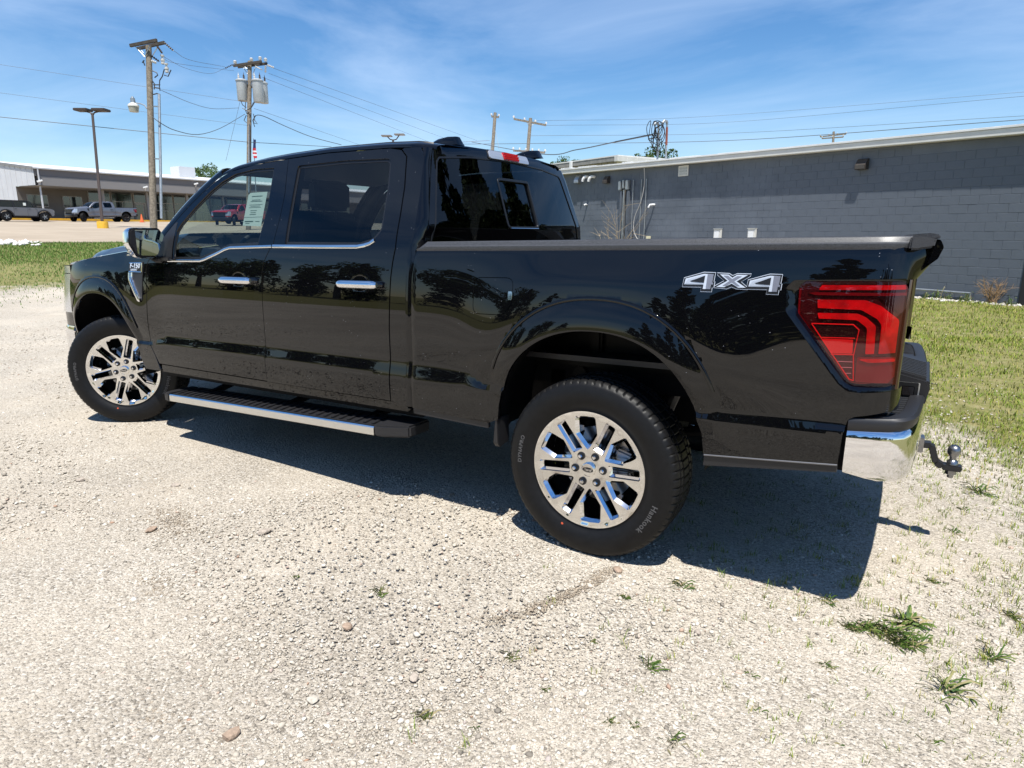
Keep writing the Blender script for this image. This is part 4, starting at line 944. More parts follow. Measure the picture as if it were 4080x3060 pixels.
X, Y = np.meshgrid(gx, gy, indexing='ij'); Z = h_of(X, Y)
near = np.exp(-((X+1)**2+(Y+1)**2)/60.); Z = Z + .012*near*(np.sin(X*1.7+.6*Y)+np.sin(Y*2.3-.8*X+1.1))*np.clip((np.minimum(np.hypot(X, Y+.86), np.hypot(X+3.95, Y+.86))-.35)/.5, 0, 1)*.6
V = np.stack([X, Y, Z], 2).reshape(-1, 3); n = 241
I = np.arange(n*n).reshape(n, n); F = np.stack([I[:-1, :-1], I[1:, :-1], I[1:, 1:], I[:-1, 1:]], 2).reshape(-1, 4)

def ground_material():
    m = bpy.data.materials.new('gravel_and_turf'); m.use_nodes = True; t = m.node_tree; N = t.nodes; Lk = t.links.new; b = N['Principled BSDF']; b.inputs['Roughness'].default_value = .95; b.inputs['Specular IOR Level'].default_value = .15
    g = N.new('ShaderNodeNewGeometry'); at_ = N.new('ShaderNodeAttribute'); at_.attribute_name = 'grass'
    def noise(sc, det=5, rough=.6):
        k = N.new('ShaderNodeTexNoise'); k.inputs['Scale'].default_value = sc; k.inputs['Detail'].default_value = det; k.inputs['Roughness'].default_value = rough; Lk(g.outputs['Position'], k.inputs['Vector']); return k
    def ramp(src, stops):
        r = N.new('ShaderNodeValToRGB'); e = r.color_ramp.elements
        while len(e) < len(stops): e.new(.5)
        for q, (p, c) in zip(e, stops): q.position = p; q.color = (*c, 1) if len(c) == 3 else c
        Lk(src, r.inputs[0]); return r
    def mixc(f, a, b_):
        k = N.new('ShaderNodeMixRGB'); 
        if isinstance(f, float): k.inputs[0].default_value = f
        else: Lk(f, k.inputs[0])
        Lk(a, k.inputs[1]); Lk(b_, k.inputs[2]); return k
    # pebbles: cells of two sizes, each with its own grey
    v1 = N.new('ShaderNodeTexVoronoi'); v1.inputs['Scale'].default_value = 125; Lk(g.outputs['Position'], v1.inputs['Vector'])
    v2 = N.new('ShaderNodeTexVoronoi'); v2.inputs['Scale'].default_value = 60; Lk(g.outputs['Position'], v2.inputs['Vector'])
    sp = N.new('ShaderNodeSeparateColor'); Lk(v1.outputs['Color'], sp.inputs[0])
    peb = ramp(sp.outputs[0], [(0,(.18,.16,.133)),(.18,(.36,.32,.262)),(.55,(.485,.435,.36)),(.85,(.58,.53,.452)),(1,(.68,.64,.57))])
    dust = ramp(noise(3.1, 6).outputs[0], [(.3,(.42,.362,.285)),(.7,(.55,.485,.395))])
    sel = ramp(noise(1.1, 5, .65).outputs[0], [(.40,(.12,)*3),(.70,(.72,)*3)])
    gcol = mixc(sel.outputs[0], peb.outputs[0], dust.outputs[0])
    stain = ramp(noise(.55, 5, .6).outputs[0], [(.35,(.80,.79,.78)),(.62,(1,1,1))]); mul = N.new('ShaderNodeMixRGB'); mul.blend_type = 'MULTIPLY'; mul.inputs[0].default_value = .9; Lk(gcol.outputs[0], mul.inputs[1]); Lk(stain.outputs[0], mul.inputs[2])
    # soil and thatch under the grass
    soil = ramp(noise(6, 6).outputs[0], [(.3,(.15,.125,.05)),(.5,(.26,.205,.10)),(.72,(.40,.315,.19))])
    turf = ramp(noise(2.2, 6).outputs[0], [(.3,(.09,.135,.028)),(.65,(.17,.19,.05))])
    far = mixc(noise(9, 4).outputs[0], soil.outputs[0], turf.outputs[0])
    add = N.new('ShaderNodeMath'); add.operation = 'MULTIPLY_ADD'; n4 = noise(1.6, 7, .7); Lk(n4.outputs[0], add.inputs[0]); add.inputs[1].default_value = .9; add.inputs[2].default_value = -.45
    ad2 = N.new('ShaderNodeMath'); Lk(add.outputs[0], ad2.inputs[0]); Lk(at_.outputs['Fac'], ad2.inputs[1])
    msk = ramp(ad2.outputs[0], [(.38,(0,0,0)),(.62,(1,1,1))])
    fin = mixc(msk.outputs[0], mul.outputs[0], far.outputs[0]); Lk(fin.outputs[0], b.inputs['Base Color'])
    bp = N.new('ShaderNodeBump'); bp.inputs['Strength'].default_value = .5; bp.inputs['Distance'].default_value = .012
    bp2 = N.new('ShaderNodeBump'); bp2.inputs['Strength'].default_value = .6; bp2.inputs['Distance'].default_value = .010; bp2.invert = True; bp.invert = True
    Lk(v2.outputs['Distance'], bp.inputs['Height']); Lk(v1.outputs['Distance'], bp2.inputs['Height']); Lk(bp.outputs[0], bp2.inputs['Normal'])
    bp3 = N.new('ShaderNodeBump'); bp3.inputs['Strength'].default_value = .5; bp3.inputs['Distance'].default_value = .012; Lk(noise(160, 3).outputs[0], bp3.inputs['Height']); Lk(bp2.outputs[0], bp3.inputs['Normal']); Lk(bp3.outputs[0], b.inputs['Normal'])
    return m
me = mesh_np('ground', V, F, ground_material(), smooth=True)
ga = me.attributes.new('grass', 'FLOAT', 'POINT'); ga.data.foreach_set('value', cover(V[:, 0], V[:, 1]).astype(np.float32))
link('ground', me, kind='structure')

# concrete forecourt of the dealership, laid over the slope
ss = np.concatenate([np.arange(38, 80, 3.0), np.arange(80, 125, 6.0)]); tt = np.arange(-45, 62, 4.0); PD = np.array([SD[1], -SD[0]])
P = np.array([[(CAM[0]+SD[0]*s+PD[0]*t, CAM[1]+SD[1]*s+PD[1]*t, 0) for t in tt] for s in ss]); P[..., 2] = h_of(P[..., 0], P[..., 1])+.045
b = MB(); b.grid(P, flip=True)
row = P[0]; b.grid(np.stack([row, row-np.array([0, 0, .35])], 0))
b.build('forecourt_pavement', mat('forecourt_concrete', (.31,.25,.18), .9, noise=(.35,.10,6,(.36,.295,.22)), bump=(30,.2,.004)), kind='structure')

# ---- loose gravel: many small stones as one mass
def ico():
    p = (1+5**.5)/2; v = np.array([(-1,p,0),(1,p,0),(-1,-p,0),(1,-p,0),(0,-1,p),(0,1,p),(0,-1,-p),(0,1,-p),(p,0,-1),(p,0,1),(-p,0,-1),(-p,0,1)], float); v /= np.linalg.norm(v[0])
    f = np.array([(0,11,5),(0,5,1),(0,1,7),(0,7,10),(0,10,11),(1,5,9),(5,11,4),(11,10,2),(10,7,6),(7,1,8),(3,9,4),(3,4,2),(3,2,6),(3,6,8),(3,8,9),(4,9,5),(2,4,11),(6,2,10),(8,6,7),(9,8,1)]); return v, f
def octa():
    return np.array([(1,0,0),(-1,0,0),(0,1,0),(0,-1,0),(0,0,1),(0,0,-1)], float), np.array([(0,2,4),(2,1,4),(1,3,4),(3,0,4),(2,0,5),(1,2,5),(3,1,5),(0,3,5)])
def stone_verts(pts, rad, base):
    v, f = base; nv = len(v); n = len(pts); jit = 1+rng.normal(0, .27, (n, nv, 1)); S = np.stack([rng.uniform(.75, 1.35, n), rng.uniform(.75, 1.2, n), rng.uniform(.42, .8, n)], 1)[:, None, :]
    q = v[None]*jit*S*rad[:, None, None]; a = rng.uniform(0, 2*math.pi, n); c, s_ = np.cos(a)[:, None], np.sin(a)[:, None]
    tx = rng.normal(0, .45, n)[:, None]; q = np.stack([q[..., 0], q[..., 1]*np.cos(tx)-q[..., 2]*np.sin(tx), q[..., 1]*np.sin(tx)+q[..., 2]*np.cos(tx)], 2)
    q = np.stack([q[..., 0]*c-q[..., 1]*s_, q[..., 0]*s_+q[..., 1]*c, q[..., 2]], 2); q += pts[:, None, :]
    return q.reshape(-1, 3), (f[None]+nv*np.arange(n)[:, None, None]).reshape(-1, 3)
def stone_mass(name, pts, rad, m, split=.0):
    big = rad > split; V1, F1 = stone_verts(pts[big], rad[big], ico()); V2, F2 = stone_verts(pts[~big], rad[~big], octa()) if (~big).any() else (np.zeros((0, 3)), np.zeros((0, 3), int))
    return link(name, mesh_np(name, np.concatenate([V1, V2]), np.concatenate([F1, F2+len(V1)]), m), kind='stuff')
def island_mat(name, stops, rough=.9):
    m = bpy.data.materials.new(name); m.use_nodes = True; t = m.node_tree; b = t.nodes['Principled BSDF']; b.inputs['Roughness'].default_value = rough; b.inputs['Specular IOR Level'].default_value = .2
    g = t.nodes.new('ShaderNodeNewGeometry'); r = t.nodes.new('ShaderNodeValToRGB'); e = r.color_ramp.elements
    while len(e) < len(stops): e.new(.5)
    for q, (p, c) in zip(e, stops): q.position = p; q.color = (*c, 1)
    t.links.new(g.outputs['Random Per Island'], r.inputs[0]); t.links.new(r.outputs[0], b.inputs['Base Color']); return m
ST_MAT = island_mat('limestone_chips', [(0,(.16,.142,.118)),(.08,(.315,.278,.228)),(.35,(.44,.393,.322)),(.72,(.52,.468,.39)),(.95,(.62,.58,.51)),(.985,(.34,.21,.14)),(1,(.42,.40,.38))])
# density falls with distance from the viewpoint; thinner on the dusty patches
n = 250000; r = 1.25*np.exp(rng.uniform(0, 1, n)*math.log(13/1.25)); an = rng.uniform(-1.75, .95, n)+0
px_, py_ = CAM[0]+r*np.sin(an), CAM[1]+r*np.cos(an)
pat = .5+.5*np.sin(px_*2.1+1.3*np.sin(py_*1.7))*np.sin(py_*2.6+1.1*np.sin(px_*1.3)); keep = rng.uniform(0, 1, n) < (.30+.55*pat)*(1-.85*cover(px_, py_))
keep &= ~((np.abs(py_) < .7) & (px_ > -4.6) & (px_ < .8))
px_, py_ = px_[keep], py_[keep]; k = len(px_); rad = np.clip(rng.lognormal(math.log(.0035), .45, k), .0018, .011)*(.8+.09*np.hypot(px_-CAM[0], py_-CAM[1]))
rad = np.minimum(rad, .0115); stone_mass('gravel', np.stack([px_, py_, h_of(px_, py_)+rad*.22], 1), rad, ST_MAT, .0068)
# darker scatters: a dirt streak behind the rear wheel and old damp spots
BR_MAT = island_mat('dirt_chips', [(0,(.20,.16,.12)),(.5,(.32,.265,.20)),(1,(.42,.36,.28))])
dp = []
for (x0, y0, x1, y1, wd_, k) in ((.165,-1.03,.105,-1.29,.018,420),(.105,-1.29,.02,-1.52,.022,380),(.02,-1.52,-.10,-1.66,.03,160),(-2.05,-1.72,-1.75,-1.85,.09,500),(-2.7,-1.45,-2.3,-1.5,.10,500),(-1.45,-2.15,-1.3,-2.2,.07,200),(-.75,-2.62,-.6,-2.6,.06,160)):
    t_ = rng.uniform(0, 1, k); dp.append(np.stack([x0+(x1-x0)*t_+rng.normal(0, wd_, k), y0+(y1-y0)*t_+rng.normal(0, wd_*.6, k), np.full(k, .002)], 1))
dp = np.concatenate(dp); gd = stone_mass('dirt_crumbs', dp, rng.uniform(.002, .0065, len(dp)), BR_MAT, .02); tag(gd, 'brown dirt crumbs in a streak behind the rear wheel and in small patches', 'dirt')
pw = at(30, 1010, 29.5); k = 120; q_ = np.stack([pw[0]+rng.normal(0, .8, k), pw[1]+rng.normal(0, .5, k)], 1); gd = stone_mass('white_rubble', np.stack([q_[:, 0], q_[:, 1], h_of(q_[:, 0], q_[:, 1])+.05], 1), rng.uniform(.05, .13, k), island_mat('white_stones', [(0,(.55,.53,.50)),(1,(.72,.70,.66))])); tag(gd, 'heap of white stones on the grass verge at the left edge', 'stones')
# a few bigger stones that can be picked out
big = [(-.387,-2.527,.030),(-.495,-1.965,.022),(-1.42,-1.62,.030),(-.30,-2.30,.022),(.05,-1.30,.020),(-1.9,-1.9,.026),(-2.35,-1.5,.026),(.19,-1.03,.024),(.62,-1.30,.016),(-2.9,-1.75,.026),(-.95,-2.2,.020),(-1.25,-2.45,.022),(.95,-1.95,.014),(-.1,-2.05,.024)]
big.sort(key=lambda q: sx(q[0], q[1]))
for i, (x, y, r_) in enumerate(big):
    bm = bmesh.new(); bmesh.ops.create_icosphere(bm, subdivisions=2, radius=1)
    sc_ = (random.uniform(.9,1.4), random.uniform(.7,1.0), random.uniform(.45,.65))
    cuts = [Vector((random.gauss(0,1), random.gauss(0,1), random.gauss(0,1))).normalized() for _ in range(7)]
    for q in bm.verts:
        for c in cuts:
            d = q.co.dot(c)-.72
            if d > 0: q.co -= c*d
        q.co = Vector((q.co.x*sc_[0]*r_, q.co.y*sc_[1]*r_, q.co.z*sc_[2]*r_))
    me = bpy.data.meshes.new('stone'); bm.to_mesh(me); bm.free(); me.materials.append(mat('stone_%d' % (i % 3), [(.34,.29,.24),(.40,.36,.30),(.30,.22,.16)][i % 3], .9, noise=(60,.3,5), bump=(150,.5,.003)))
    ob = link('stone', me); ob.location = (x, y, r_*.3); ob.rotation_euler = (0, 0, random.uniform(0, 6)); tag(ob, 'loose larger stone on the sunlit gravel, %s of fourteen from the left' % ORD[i], 'stone', 'larger stones on the gravel')

# ---- grass
GR_MAT = island_mat('grass_blades', [(0,(.085,.14,.014)),(.35,(.15,.215,.022)),(.7,(.22,.26,.036)),(.88,(.29,.26,.065)),(1,(.36,.30,.11))], .7)
GR_MAT2 = island_mat('lush_grass', [(0,(.040,.095,.012)),(.4,(.070,.155,.022)),(.8,(.115,.21,.035)),(1,(.22,.25,.07))], .7)
def blades(name, x, y, hgt, wid, m, z=None, lean=.5):
    n = len(x); a = rng.uniform(0, 2*math.pi, n); z = h_of(x, y) if z is None else z; d = np.stack([np.cos(a), np.sin(a)], 1); p = np.stack([-d[:, 1], d[:, 0]], 1)*wid[:, None]*.5
    l = (lean*rng.uniform(.2, 1.3, n)*hgt)[:, None]*d; B = np.stack([x, y], 1)
    V = np.zeros((n, 5, 3)); V[:, 0, :2] = B-p; V[:, 1, :2] = B+p; V[:, 2, :2] = B+l*.35+p*.8; V[:, 3, :2] = B+l*.35-p*.8; V[:, 4, :2] = B+l
    V[:, :2, 2] = (z-.004)[:, None]; V[:, 2:4, 2] = (z+hgt*.6)[:, None]; V[:, 4, 2] = z+hgt
    o5 = 5*np.arange(n)[:, None]; F = np.concatenate([o5+np.array([0,1,2]), o5+np.array([0,2,3]), o5+np.array([3,2,4])], 0)
    return link(name, mesh_np(name, V.reshape(-1, 3), F, m), kind='stuff')
def scatter(n, x0, x1, y0, y1, power=1.0):
    x = rng.uniform(x0, x1, n); y = rng.uniform(y0, y1, n); cl = .5+.5*np.sin(x*3.3+2*np.sin(y*1.9))*np.sin(y*2.7+1.6*np.sin(x*2.2)); c = cover(x, y)
    k = rng.uniform(0, 1, n) < np.clip(c*1.1*(.12+.88*cl**1.3), 0, 1); return x[k], y[k]
xa, ya = scatter(170000, -1.5, 8, .4, 8); xb, yb = scatter(80000, -3, 10, 8, 15.4)
keep = yb < 15.2-.443*(xb-2.26)-.06; xb, yb = xb[keep], yb[keep]; xa = np.concatenate([xa, xb]); ya = np.concatenate([ya, yb])
gd = blades('grass_beside_building', xa, ya, rng.uniform(.012, .042, len(xa))*(.75+.06*ya), rng.uniform(.0035, .007, len(xa))*(1+.06*ya), GR_MAT, lean=.9); tag(gd, 'short patchy green grass between the gravel and the grey block wall', 'grass')
n = 170000; sv = rng.uniform(15, 38.2, n); tv = rng.uniform(-16, 14, n); x = CAM[0]+SD[0]*sv+PD[0]*tv; y = CAM[1]+SD[1]*sv+PD[1]*tv
cl = .5+.5*np.sin(x*1.1+2*np.sin(y*.9))*np.sin(y*1.3+1.2*np.sin(x*.8)); k = rng.uniform(0, 1, n) < cover(x, y)*np.where(sv > 27, 1, .25+.6*cl); x, y, sv = x[k], y[k], sv[k]
gd = blades('grass_verge', x, y, rng.uniform(.03, .11, len(x))*np.interp(sv, [15,24,30], [.45,.8,1.1]), rng.uniform(.009, .018, len(x)), GR_MAT2, lean=.6); tag(gd, 'lush green grass verge between the gravel and the forecourt', 'grass')
# sparse sprigs coming through the gravel
n = 5200; xs_ = rng.uniform(-.2, 3.2, n); ys_ = rng.uniform(-2.3, 3.0, n); dn = np.clip((xs_-.35)*.55+(ys_+1.6)*.18, .02, 1); k = rng.uniform(0, 1, n) < dn; cx_, cy_ = xs_[k], ys_[k]
rep = 9; xx = np.repeat(cx_, rep)+rng.normal(0, .012, len(cx_)*rep); yy = np.repeat(cy_, rep)+rng.normal(0, .012, len(cx_)*rep); sz = np.repeat(rng.uniform(.5, 1.3, len(cx_)), rep)
gd = blades('sparse_grass', xx, yy, rng.uniform(.010, .038, len(xx))*sz, rng.uniform(.0018, .0035, len(xx)), GR_MAT, lean=.8); tag(gd, 'thin sprigs of grass coming up through the gravel', 'grass')
# weeds one can count
def weed(x, y, r_, nb, label, group=None, flat=.9, name='weed_tuft', wid=(.016,.038)):
    a = rng.uniform(0, 2*math.pi, nb); V = []; F = []
    for i in range(nb):
        l = r_*random.uniform(.45, 1.1); w = r_*random.uniform(*wid); d = np.array([math.cos(a[i]), math.sin(a[i])]); p = np.array([-d[1], d[0]])*w; rise = l*random.uniform(.08, .75); o_ = rng.normal(0, r_*.26, 2); n0 = len(V)
        for t, ww, zz in ((0,.5,0),(.35,1,.62),(.7,.8,.95),(1,.05,.85)):
            for s_ in (-1, 1): q = o_+d*l*t*flat+p*ww*s_; V.append((q[0], q[1], rise*zz-.003+.002*s_))
        F += [[n0+2*k, n0+2*k+1, n0+2*k+3, n0+2*k+2] for k in range(3)]
    ob = link(name, mesh_np(name, V, F, WEED_MAT, smooth=True)); ob.location = (x, y, float(h_of(x, y))); tag(ob, label, 'weed', group); return ob
WEED_MAT = island_mat('weed_leaves', [(0,(.035,.075,.012)),(.4,(.075,.125,.022)),(.75,(.13,.17,.042)),(.9,(.25,.22,.10)),(1,(.36,.29,.17))], .55)
for nm_, (x, y, r_) in zip(('second from left', 'rearmost', 'rightmost', 'nearest', 'leftmost'), [(1.15,-.93,.065),(1.22,-.915,.085),(1.29,-.955,.08),(1.25,-.985,.065),(1.10,-.955,.05)]): weed(x, y, r_*.85, 70, '%s tuft in the biggest weed patch right of the truck shadow' % nm_, 'weed patch right of the truck')
weed(1.275, -.80, .075, 46, 'broad-leaved weed just behind the biggest weed patch', None, wid=(.05,.10))
weed(1.526, -.889, .075, 26, 'spiky weed by itself near the right edge of the gravel')
weed(1.398, -1.192, .095, 36, 'leafy weed leaning over the gravel at the lower right')
weed(1.577, .89, .11, 40, 'dark tuft at the edge of the grass beyond the tow ball')
weed(-.56, -1.714, .045, 26, 'small green tuft by itself on the bare gravel left of the rear wheel')
weed(.472, -1.009, .055, 26, 'flat green weed at the edge of the truck shadow')
WL = [(.301,-1.218,.035),(.538,-1.572,.055),(.043,-2.163,.045),(.113,-1.783,.040),(.529,-1.883,.030),(.60,-1.86,.030),(.715,-1.863,.050),(1.109,-1.626,.032),(.994,-.811,.055),(-.948,-1.817,.018),(.203,-2.122,.022),(.295,-1.862,.02),(.836,-1.44,.035),(.887,-1.611,.03),(.311,-1.548,.025),(1.35,-1.48,.04),(1.65,-1.1,.05),(1.62,-.55,.05),(1.75,-.2,.05),(1.35,-.4,.04),(1.45,.2,.05),(1.5,.55,.05),(1.05,-1.25,.03)]
WL.sort(key=lambda q: sx(q[0], q[1]))
for i, (x, y, r_) in enumerate(WL):
    weed(x, y, r_*.9, random.randint(14, 34), 'small weed in the gravel, %s of the small ones counted from the left' % ORD[i], 'small weeds in the foreground gravel')
# ------------------------------------------------------------------ grey block building on the right
WU = np.array([-.914, .405, 0]); WN = np.array([-.405, -.914, 0]); P0 = np.array([2.261, 15.375, -.101])
M_BLOCK = mat('slate_grey_wall_paint', (.094,.112,.140), .62, noise=(.7,.22,9,(.124,.143,.172)), bump=(55,.55,.006))
M_TRIMW = mat('off_white_trim', (.62,.61,.57), .5, noise=(3,.08,5))
M_ROOFW = mat('white_roof_membrane', (.68,.68,.67), .6, noise=(2,.10,5))
M_PVC = mat('white_pvc', (.78,.78,.77), .35)
M_GALV = mat('galvanised_steel', (.36,.38,.39), .45, .7, noise=(8,.2,5))
M_BROWN = mat('brown_vent', (.045,.036,.030), .5)
M_CABLE = mat('black_cable', (.012,.012,.013), .5)
M_CABLEW = mat('grey_cable', (.42,.41,.39), .5)
cmu = thing('block_building', 'long low grey painted block building with an off-white eave, right of the truck', 'building', tuple(P0), math.atan2(WU[1], WU[0]))
UL, UR = 17.5, -3.4
def topz(u): return np.interp(u, [-.45,16], [3.515+.101, 3.81+.101])
b = MB(); b.prism([(UR,-.3),(UL,-.3),(UL,float(topz(UL))),(UR,float(topz(UR)))], 1, -6.0, -.0055); b.build('wall', M_BLOCK, cmu)
pitch, cw = .2032, .4064; blk = MB(); blk.box(-.1982, .1982, -.05, 0, .0045, pitch-.0045)
bob = blk.build('block', M_BLOCK, None, .004, 1); bmesh_data = bob.data; bpy.data.objects.remove(bob)
rest = MB(); cnt = 0; cells = []
for k in range(-1, 19):
    z = -.012+pitch*k; off = .025 if k % 2 == 0 else .2282
    for i in range(-9, 45):
        u = off+cw*i+cw/2
        if u-.2 < UR or u+.2 > UL or z+pitch > topz(u)-.01: continue
        cells.append((u, z))
cells.sort(key=lambda c: abs(c[0]-1.9) if c[0] < 6 else 50+c[0])
for u, z in cells:
    d = rng.normal(0, .0012)
    if cnt < 300:
        q = link('block', bmesh_data, cmu); q.location = (u, d, z); cnt += 1
    else: rest.box(u-.198, u+.198, -.05, d, z+.0045, z+pitch-.0045)
rest.build('far_blocks', M_BLOCK, cmu, kind='stuff', smooth=False, recalc=False)
OV = .25
def sheared(u0, u1, y0, y1, za, zb, nm, m_, bev=0):
    b = MB(); b.add([(u0,y0,float(topz(u0))+za),(u1,y0,float(topz(u1))+za),(u1,y1,float(topz(u1))+za),(u0,y1,float(topz(u0))+za),(u0,y0,float(topz(u0))+zb),(u1,y0,float(topz(u1))+zb),(u1,y1,float(topz(u1))+zb),(u0,y1,float(topz(u0))+zb)], [(3,2,1,0),(4,5,6,7),(0,1,5,4),(1,2,6,5),(2,3,7,6),(3,0,4,7)]); return b.build(nm, m_, cmu, bev)
sheared(UR-.2, UL, 0.004, OV, .002, .150, 'eave_fascia', M_TRIMW, .01)
sheared(UR-.2, UL, .003, OV+.025, .152, .205, 'roof_edge_flashing', M_ROOFW, .008)
sheared(UR-.2, UL, -6.2, .0, .10, .200, 'roof', M_ROOFW)
for i in range(11):
    u = -2.0+i*1.7+random.uniform(-.3,.3); sheared(u, u+random.uniform(.5,1.3), -.10, OV-.04, .206, .206+random.uniform(.012,.03), 'roof_edge_patch', M_ROOFW, .004)
# vents, pipes and boxes on the wall (u, z measured from the ground line)
def zz(w): return w+.101
def hood(u, w, wd, ht, dp, m_):
    b = MB(); b.prism([(0.0,ht/2),(dp*.35,ht/2),(dp,-ht*.1),(dp,-ht/2),(0.0,-ht/2)], 0, -wd/2, wd/2); q = b.build('vent_hood', m_, cmu, .006); q.location = (u, .002, zz(w)); return q
v1_ = hood(3.02, 3.22, .28, .27, .19, M_BROWN)
for i in range(5):
    b = MB(); b.box(-.115, .115, .190, .196, -.11+i*.024, -.098+i*.024); b.build('vent_slat', mat('vent_slat_grey', (.12,.105,.09), .5), v1_)
hood(12.87, 3.42, .24, .26, .19, M_BROWN); hood(14.58, 3.55, .26, .30, .19, M_GALV)
b = MB(); b.box(-.215, .215, .002, .035, -.17, .17); lv = b.build('wall_louver', M_TRIMW, cmu, .006); lv.location = (9.13, .0, zz(3.49))
for i in range(3):
    b = MB(); b.box(-.165, .165, .036, .046, -.135+i*.09, -.075+i*.09); b.build('louver_opening', M_GALV, lv, .003)
    for j in range(3): b = MB(); b.box(-.16, .16, .047, .056, -.130+i*.09+j*.02, -.120+i*.09+j*.02); b.build('louver_slat', M_TRIMW, lv)
for u, w in ((14.02, 3.60), (13.66, 3.58)):
    b = MB(); b.tube([(0,0,0),(0,.10,.01),(.03,.16,0),(.10,.19,-.07),(.13,.19,-.17)], .055, 12); q = b.build('vent_elbow', M_PVC, cmu, angle=50); q.location = (u, 0, zz(w))
b = MB(); b.tube([(0,0,0),(0,.09,0),(.06,.17,-.01),(.11,.18,-.10)], .035, 10); q = b.build('vent_elbow', M_PVC, cmu, angle=50); q.location = (10.39, 0, zz(2.43))
b = MB(); b.tube([(0,0,0),(0,.10,0),(.03,.14,-.03)], .03, 8); q = b.build('pipe_stub', M_PVC, cmu); q.location = (14.05, 0, zz(2.55))
for u, w0, w1, r_ in ((12.08,3.33,3.0,.07),(11.89,3.36,3.05,.045),(11.70,3.34,3.0,.07)):
    b = MB(); b.box(-r_, r_, .004, .16, 0, w0-w1); q = b.build('duct_cap', M_GALV, cmu, .02); q.location = (u, 0, zz(w1))
for u, w1, r_ in ((12.02,3.0,.055),(11.87,3.05,.038),(11.66,3.0,.055)):
    b = MB(); b.box(-r_, r_, .004, .12, -.1, w1-.04); q = b.build('riser_duct', M_BLOCK if r_ > .05 else M_GALV, cmu, .015); q.location = (u, 0, .101)
for u, w1 in ((11.45,3.34),(11.03,3.33),(10.79,3.33)):
    b = MB(); b.cyl((u, .05, .0), (u, .05, zz(w1)), .016, n=8); b.build('wall_conduit', M_GALV, cmu)
for u, w in ((7.50,1.42),(6.21,1.43)):
    b = MB(); b.box(-.135, .135, .003, .10, -.155, .155); q = b.build('meter_box', M_TRIMW, cmu, .012); q.location = (u, 0, zz(w))
    b = MB(); b.box(-.10, .10, .101, .115, -.135, .09); b.build('box_cover', M_PVC, q, .01)
    b = MB(); b.box(-.14, .14, .002, .125, .158, .172); b.build('box_hood', M_TRIMW, q, .004)
b = MB(); b.box(-.09, .09, .003, .08, -.07, .07); q = b.build('junction_box', mat('cream_box', (.62,.58,.40), .5), cmu, .01); q.location = (10.57, 0, zz(1.27))
pts = [(10.80,.20,3.80),(10.84,.10,3.18),(10.98,.09,2.56),(11.26,.09,2.02),(11.29,.09,1.60),(11.17,.08,1.33),(10.98,.07,1.19),(10.66,.05,1.22)]
b = MB(); b.tube([(p[0], p[1], zz(p[2])) for p in smooth_open(pts, 42)], .014, 6); b.build('hanging_cable', M_CABLEW, cmu)
b = MB(); b.cyl((1.5, .05, .21), (.075, .05, .195), .022, n=8); b.cyl((.075, .05, .21), (.075, .05, -.1), .022, n=8); b.build('base_pipe', M_GALV, cmu)
b = MB(); b.box(-2.05, -.885, .001, .03, -.05, 2.05); dr = b.build('service_door', mat('black_door_paint', (.012,.012,.014), .5), cmu, .006)
b = MB(); b.box(-2.13, -2.052, .0, .05, -.05, 2.12); b.box(-2.052, -.88, .0, .05, 2.052, 2.12); b.build('door_frame', M_BLOCK, dr, .004)
# roof masts with looping service leads
for u, w0, w1, red in ((10.70,3.9,5.17,False),(10.30,3.9,5.19,True)):
    b = MB(); b.cyl((u, -.35, zz(w0)), (u+.03, -.35, zz(w1)), .035, n=10); q = b.build('service_mast', M_GALV, cmu)
    if red: b = MB(); b.cyl((u+.012, -.35, zz(w0+.55)), (u+.027, -.35, zz(w1-.15)), .040, n=10); b.build('rusty_sleeve', mat('rust', (.20,.055,.035), .8, noise=(30,.4,5)), q)
    b = MB(); b.tube([(u+.03,-.35,zz(w1)-.02),(u+.04,-.32,zz(w1)+.05),(u+.06,-.24,zz(w1)+.06),(u+.07,-.18,zz(w1)-.02)], .05, 8); b.build('weather_head', M_GALV, q)
    b = MB(); b.cyl((u, -.35, zz(w0)-.15), (u, -.35, zz(w0)+.05), .10, .045, 12); b.build('mast_flashing', M_ROOFW, q)
for k in range(7):
    a = random.uniform(0, 6); c = np.array([10.62+random.uniform(-.2,.35), -.2, zz(4.85)+random.uniform(-.3,.2)]); pts = [(10.76,-.2,zz(5.15))]
    for j in range(5): pts.append(tuple(c+np.array([.26*math.cos(a+j*1.3), .1*math.sin(a+j), .30*math.sin(a+j*1.3)])))
    pts.append((10.36,-.2,zz(5.15)) if k % 2 else (10.95,-.1,zz(4.70))); b = MB(); b.tube(smooth_open(pts, 40), .013, 5); b.build('service_lead', M_CABLE, cmu)
# dry shrub against the wall and stones, weeds at its foot
def wl(u, y, w): return P0+WU*u+WN*y+np.array([0,0,w+.101])
def twig_shrub(name, base, h, spread, n, m_, label, cat='shrub', rad=.012):
    b = MB(); base = np.array(base)
    for i in range(n):
        d = np.array([random.gauss(0,1)*spread, random.gauss(0,.4)*spread, 1.0]); d /= np.linalg.norm(d); l = h*random.uniform(.6, 1.15); pts = [base+np.array([random.gauss(0,.05),0,0])]
        for k in range(5): d = d+np.array([random.gauss(0,.18), random.gauss(0,.12), random.gauss(0,.1)]); d /= np.linalg.norm(d); pts.append(pts[-1]+d*l/5)
        b.tube(pts, [rad*(1-.17*k) for k in range(6)], 4)
        for j in range(3):
            p = pts[random.randint(2,4)]; e = d+np.array([random.gauss(0,.8), random.gauss(0,.4), random.gauss(0,.4)]); e /= np.linalg.norm(e); b.tube([p, p+e*l*.16, p+e*l*.3+np.array([0,0,-.02])], [rad*.5,rad*.35,rad*.15], 4)
    ob = b.build(name, m_); return tag(ob, label, cat)
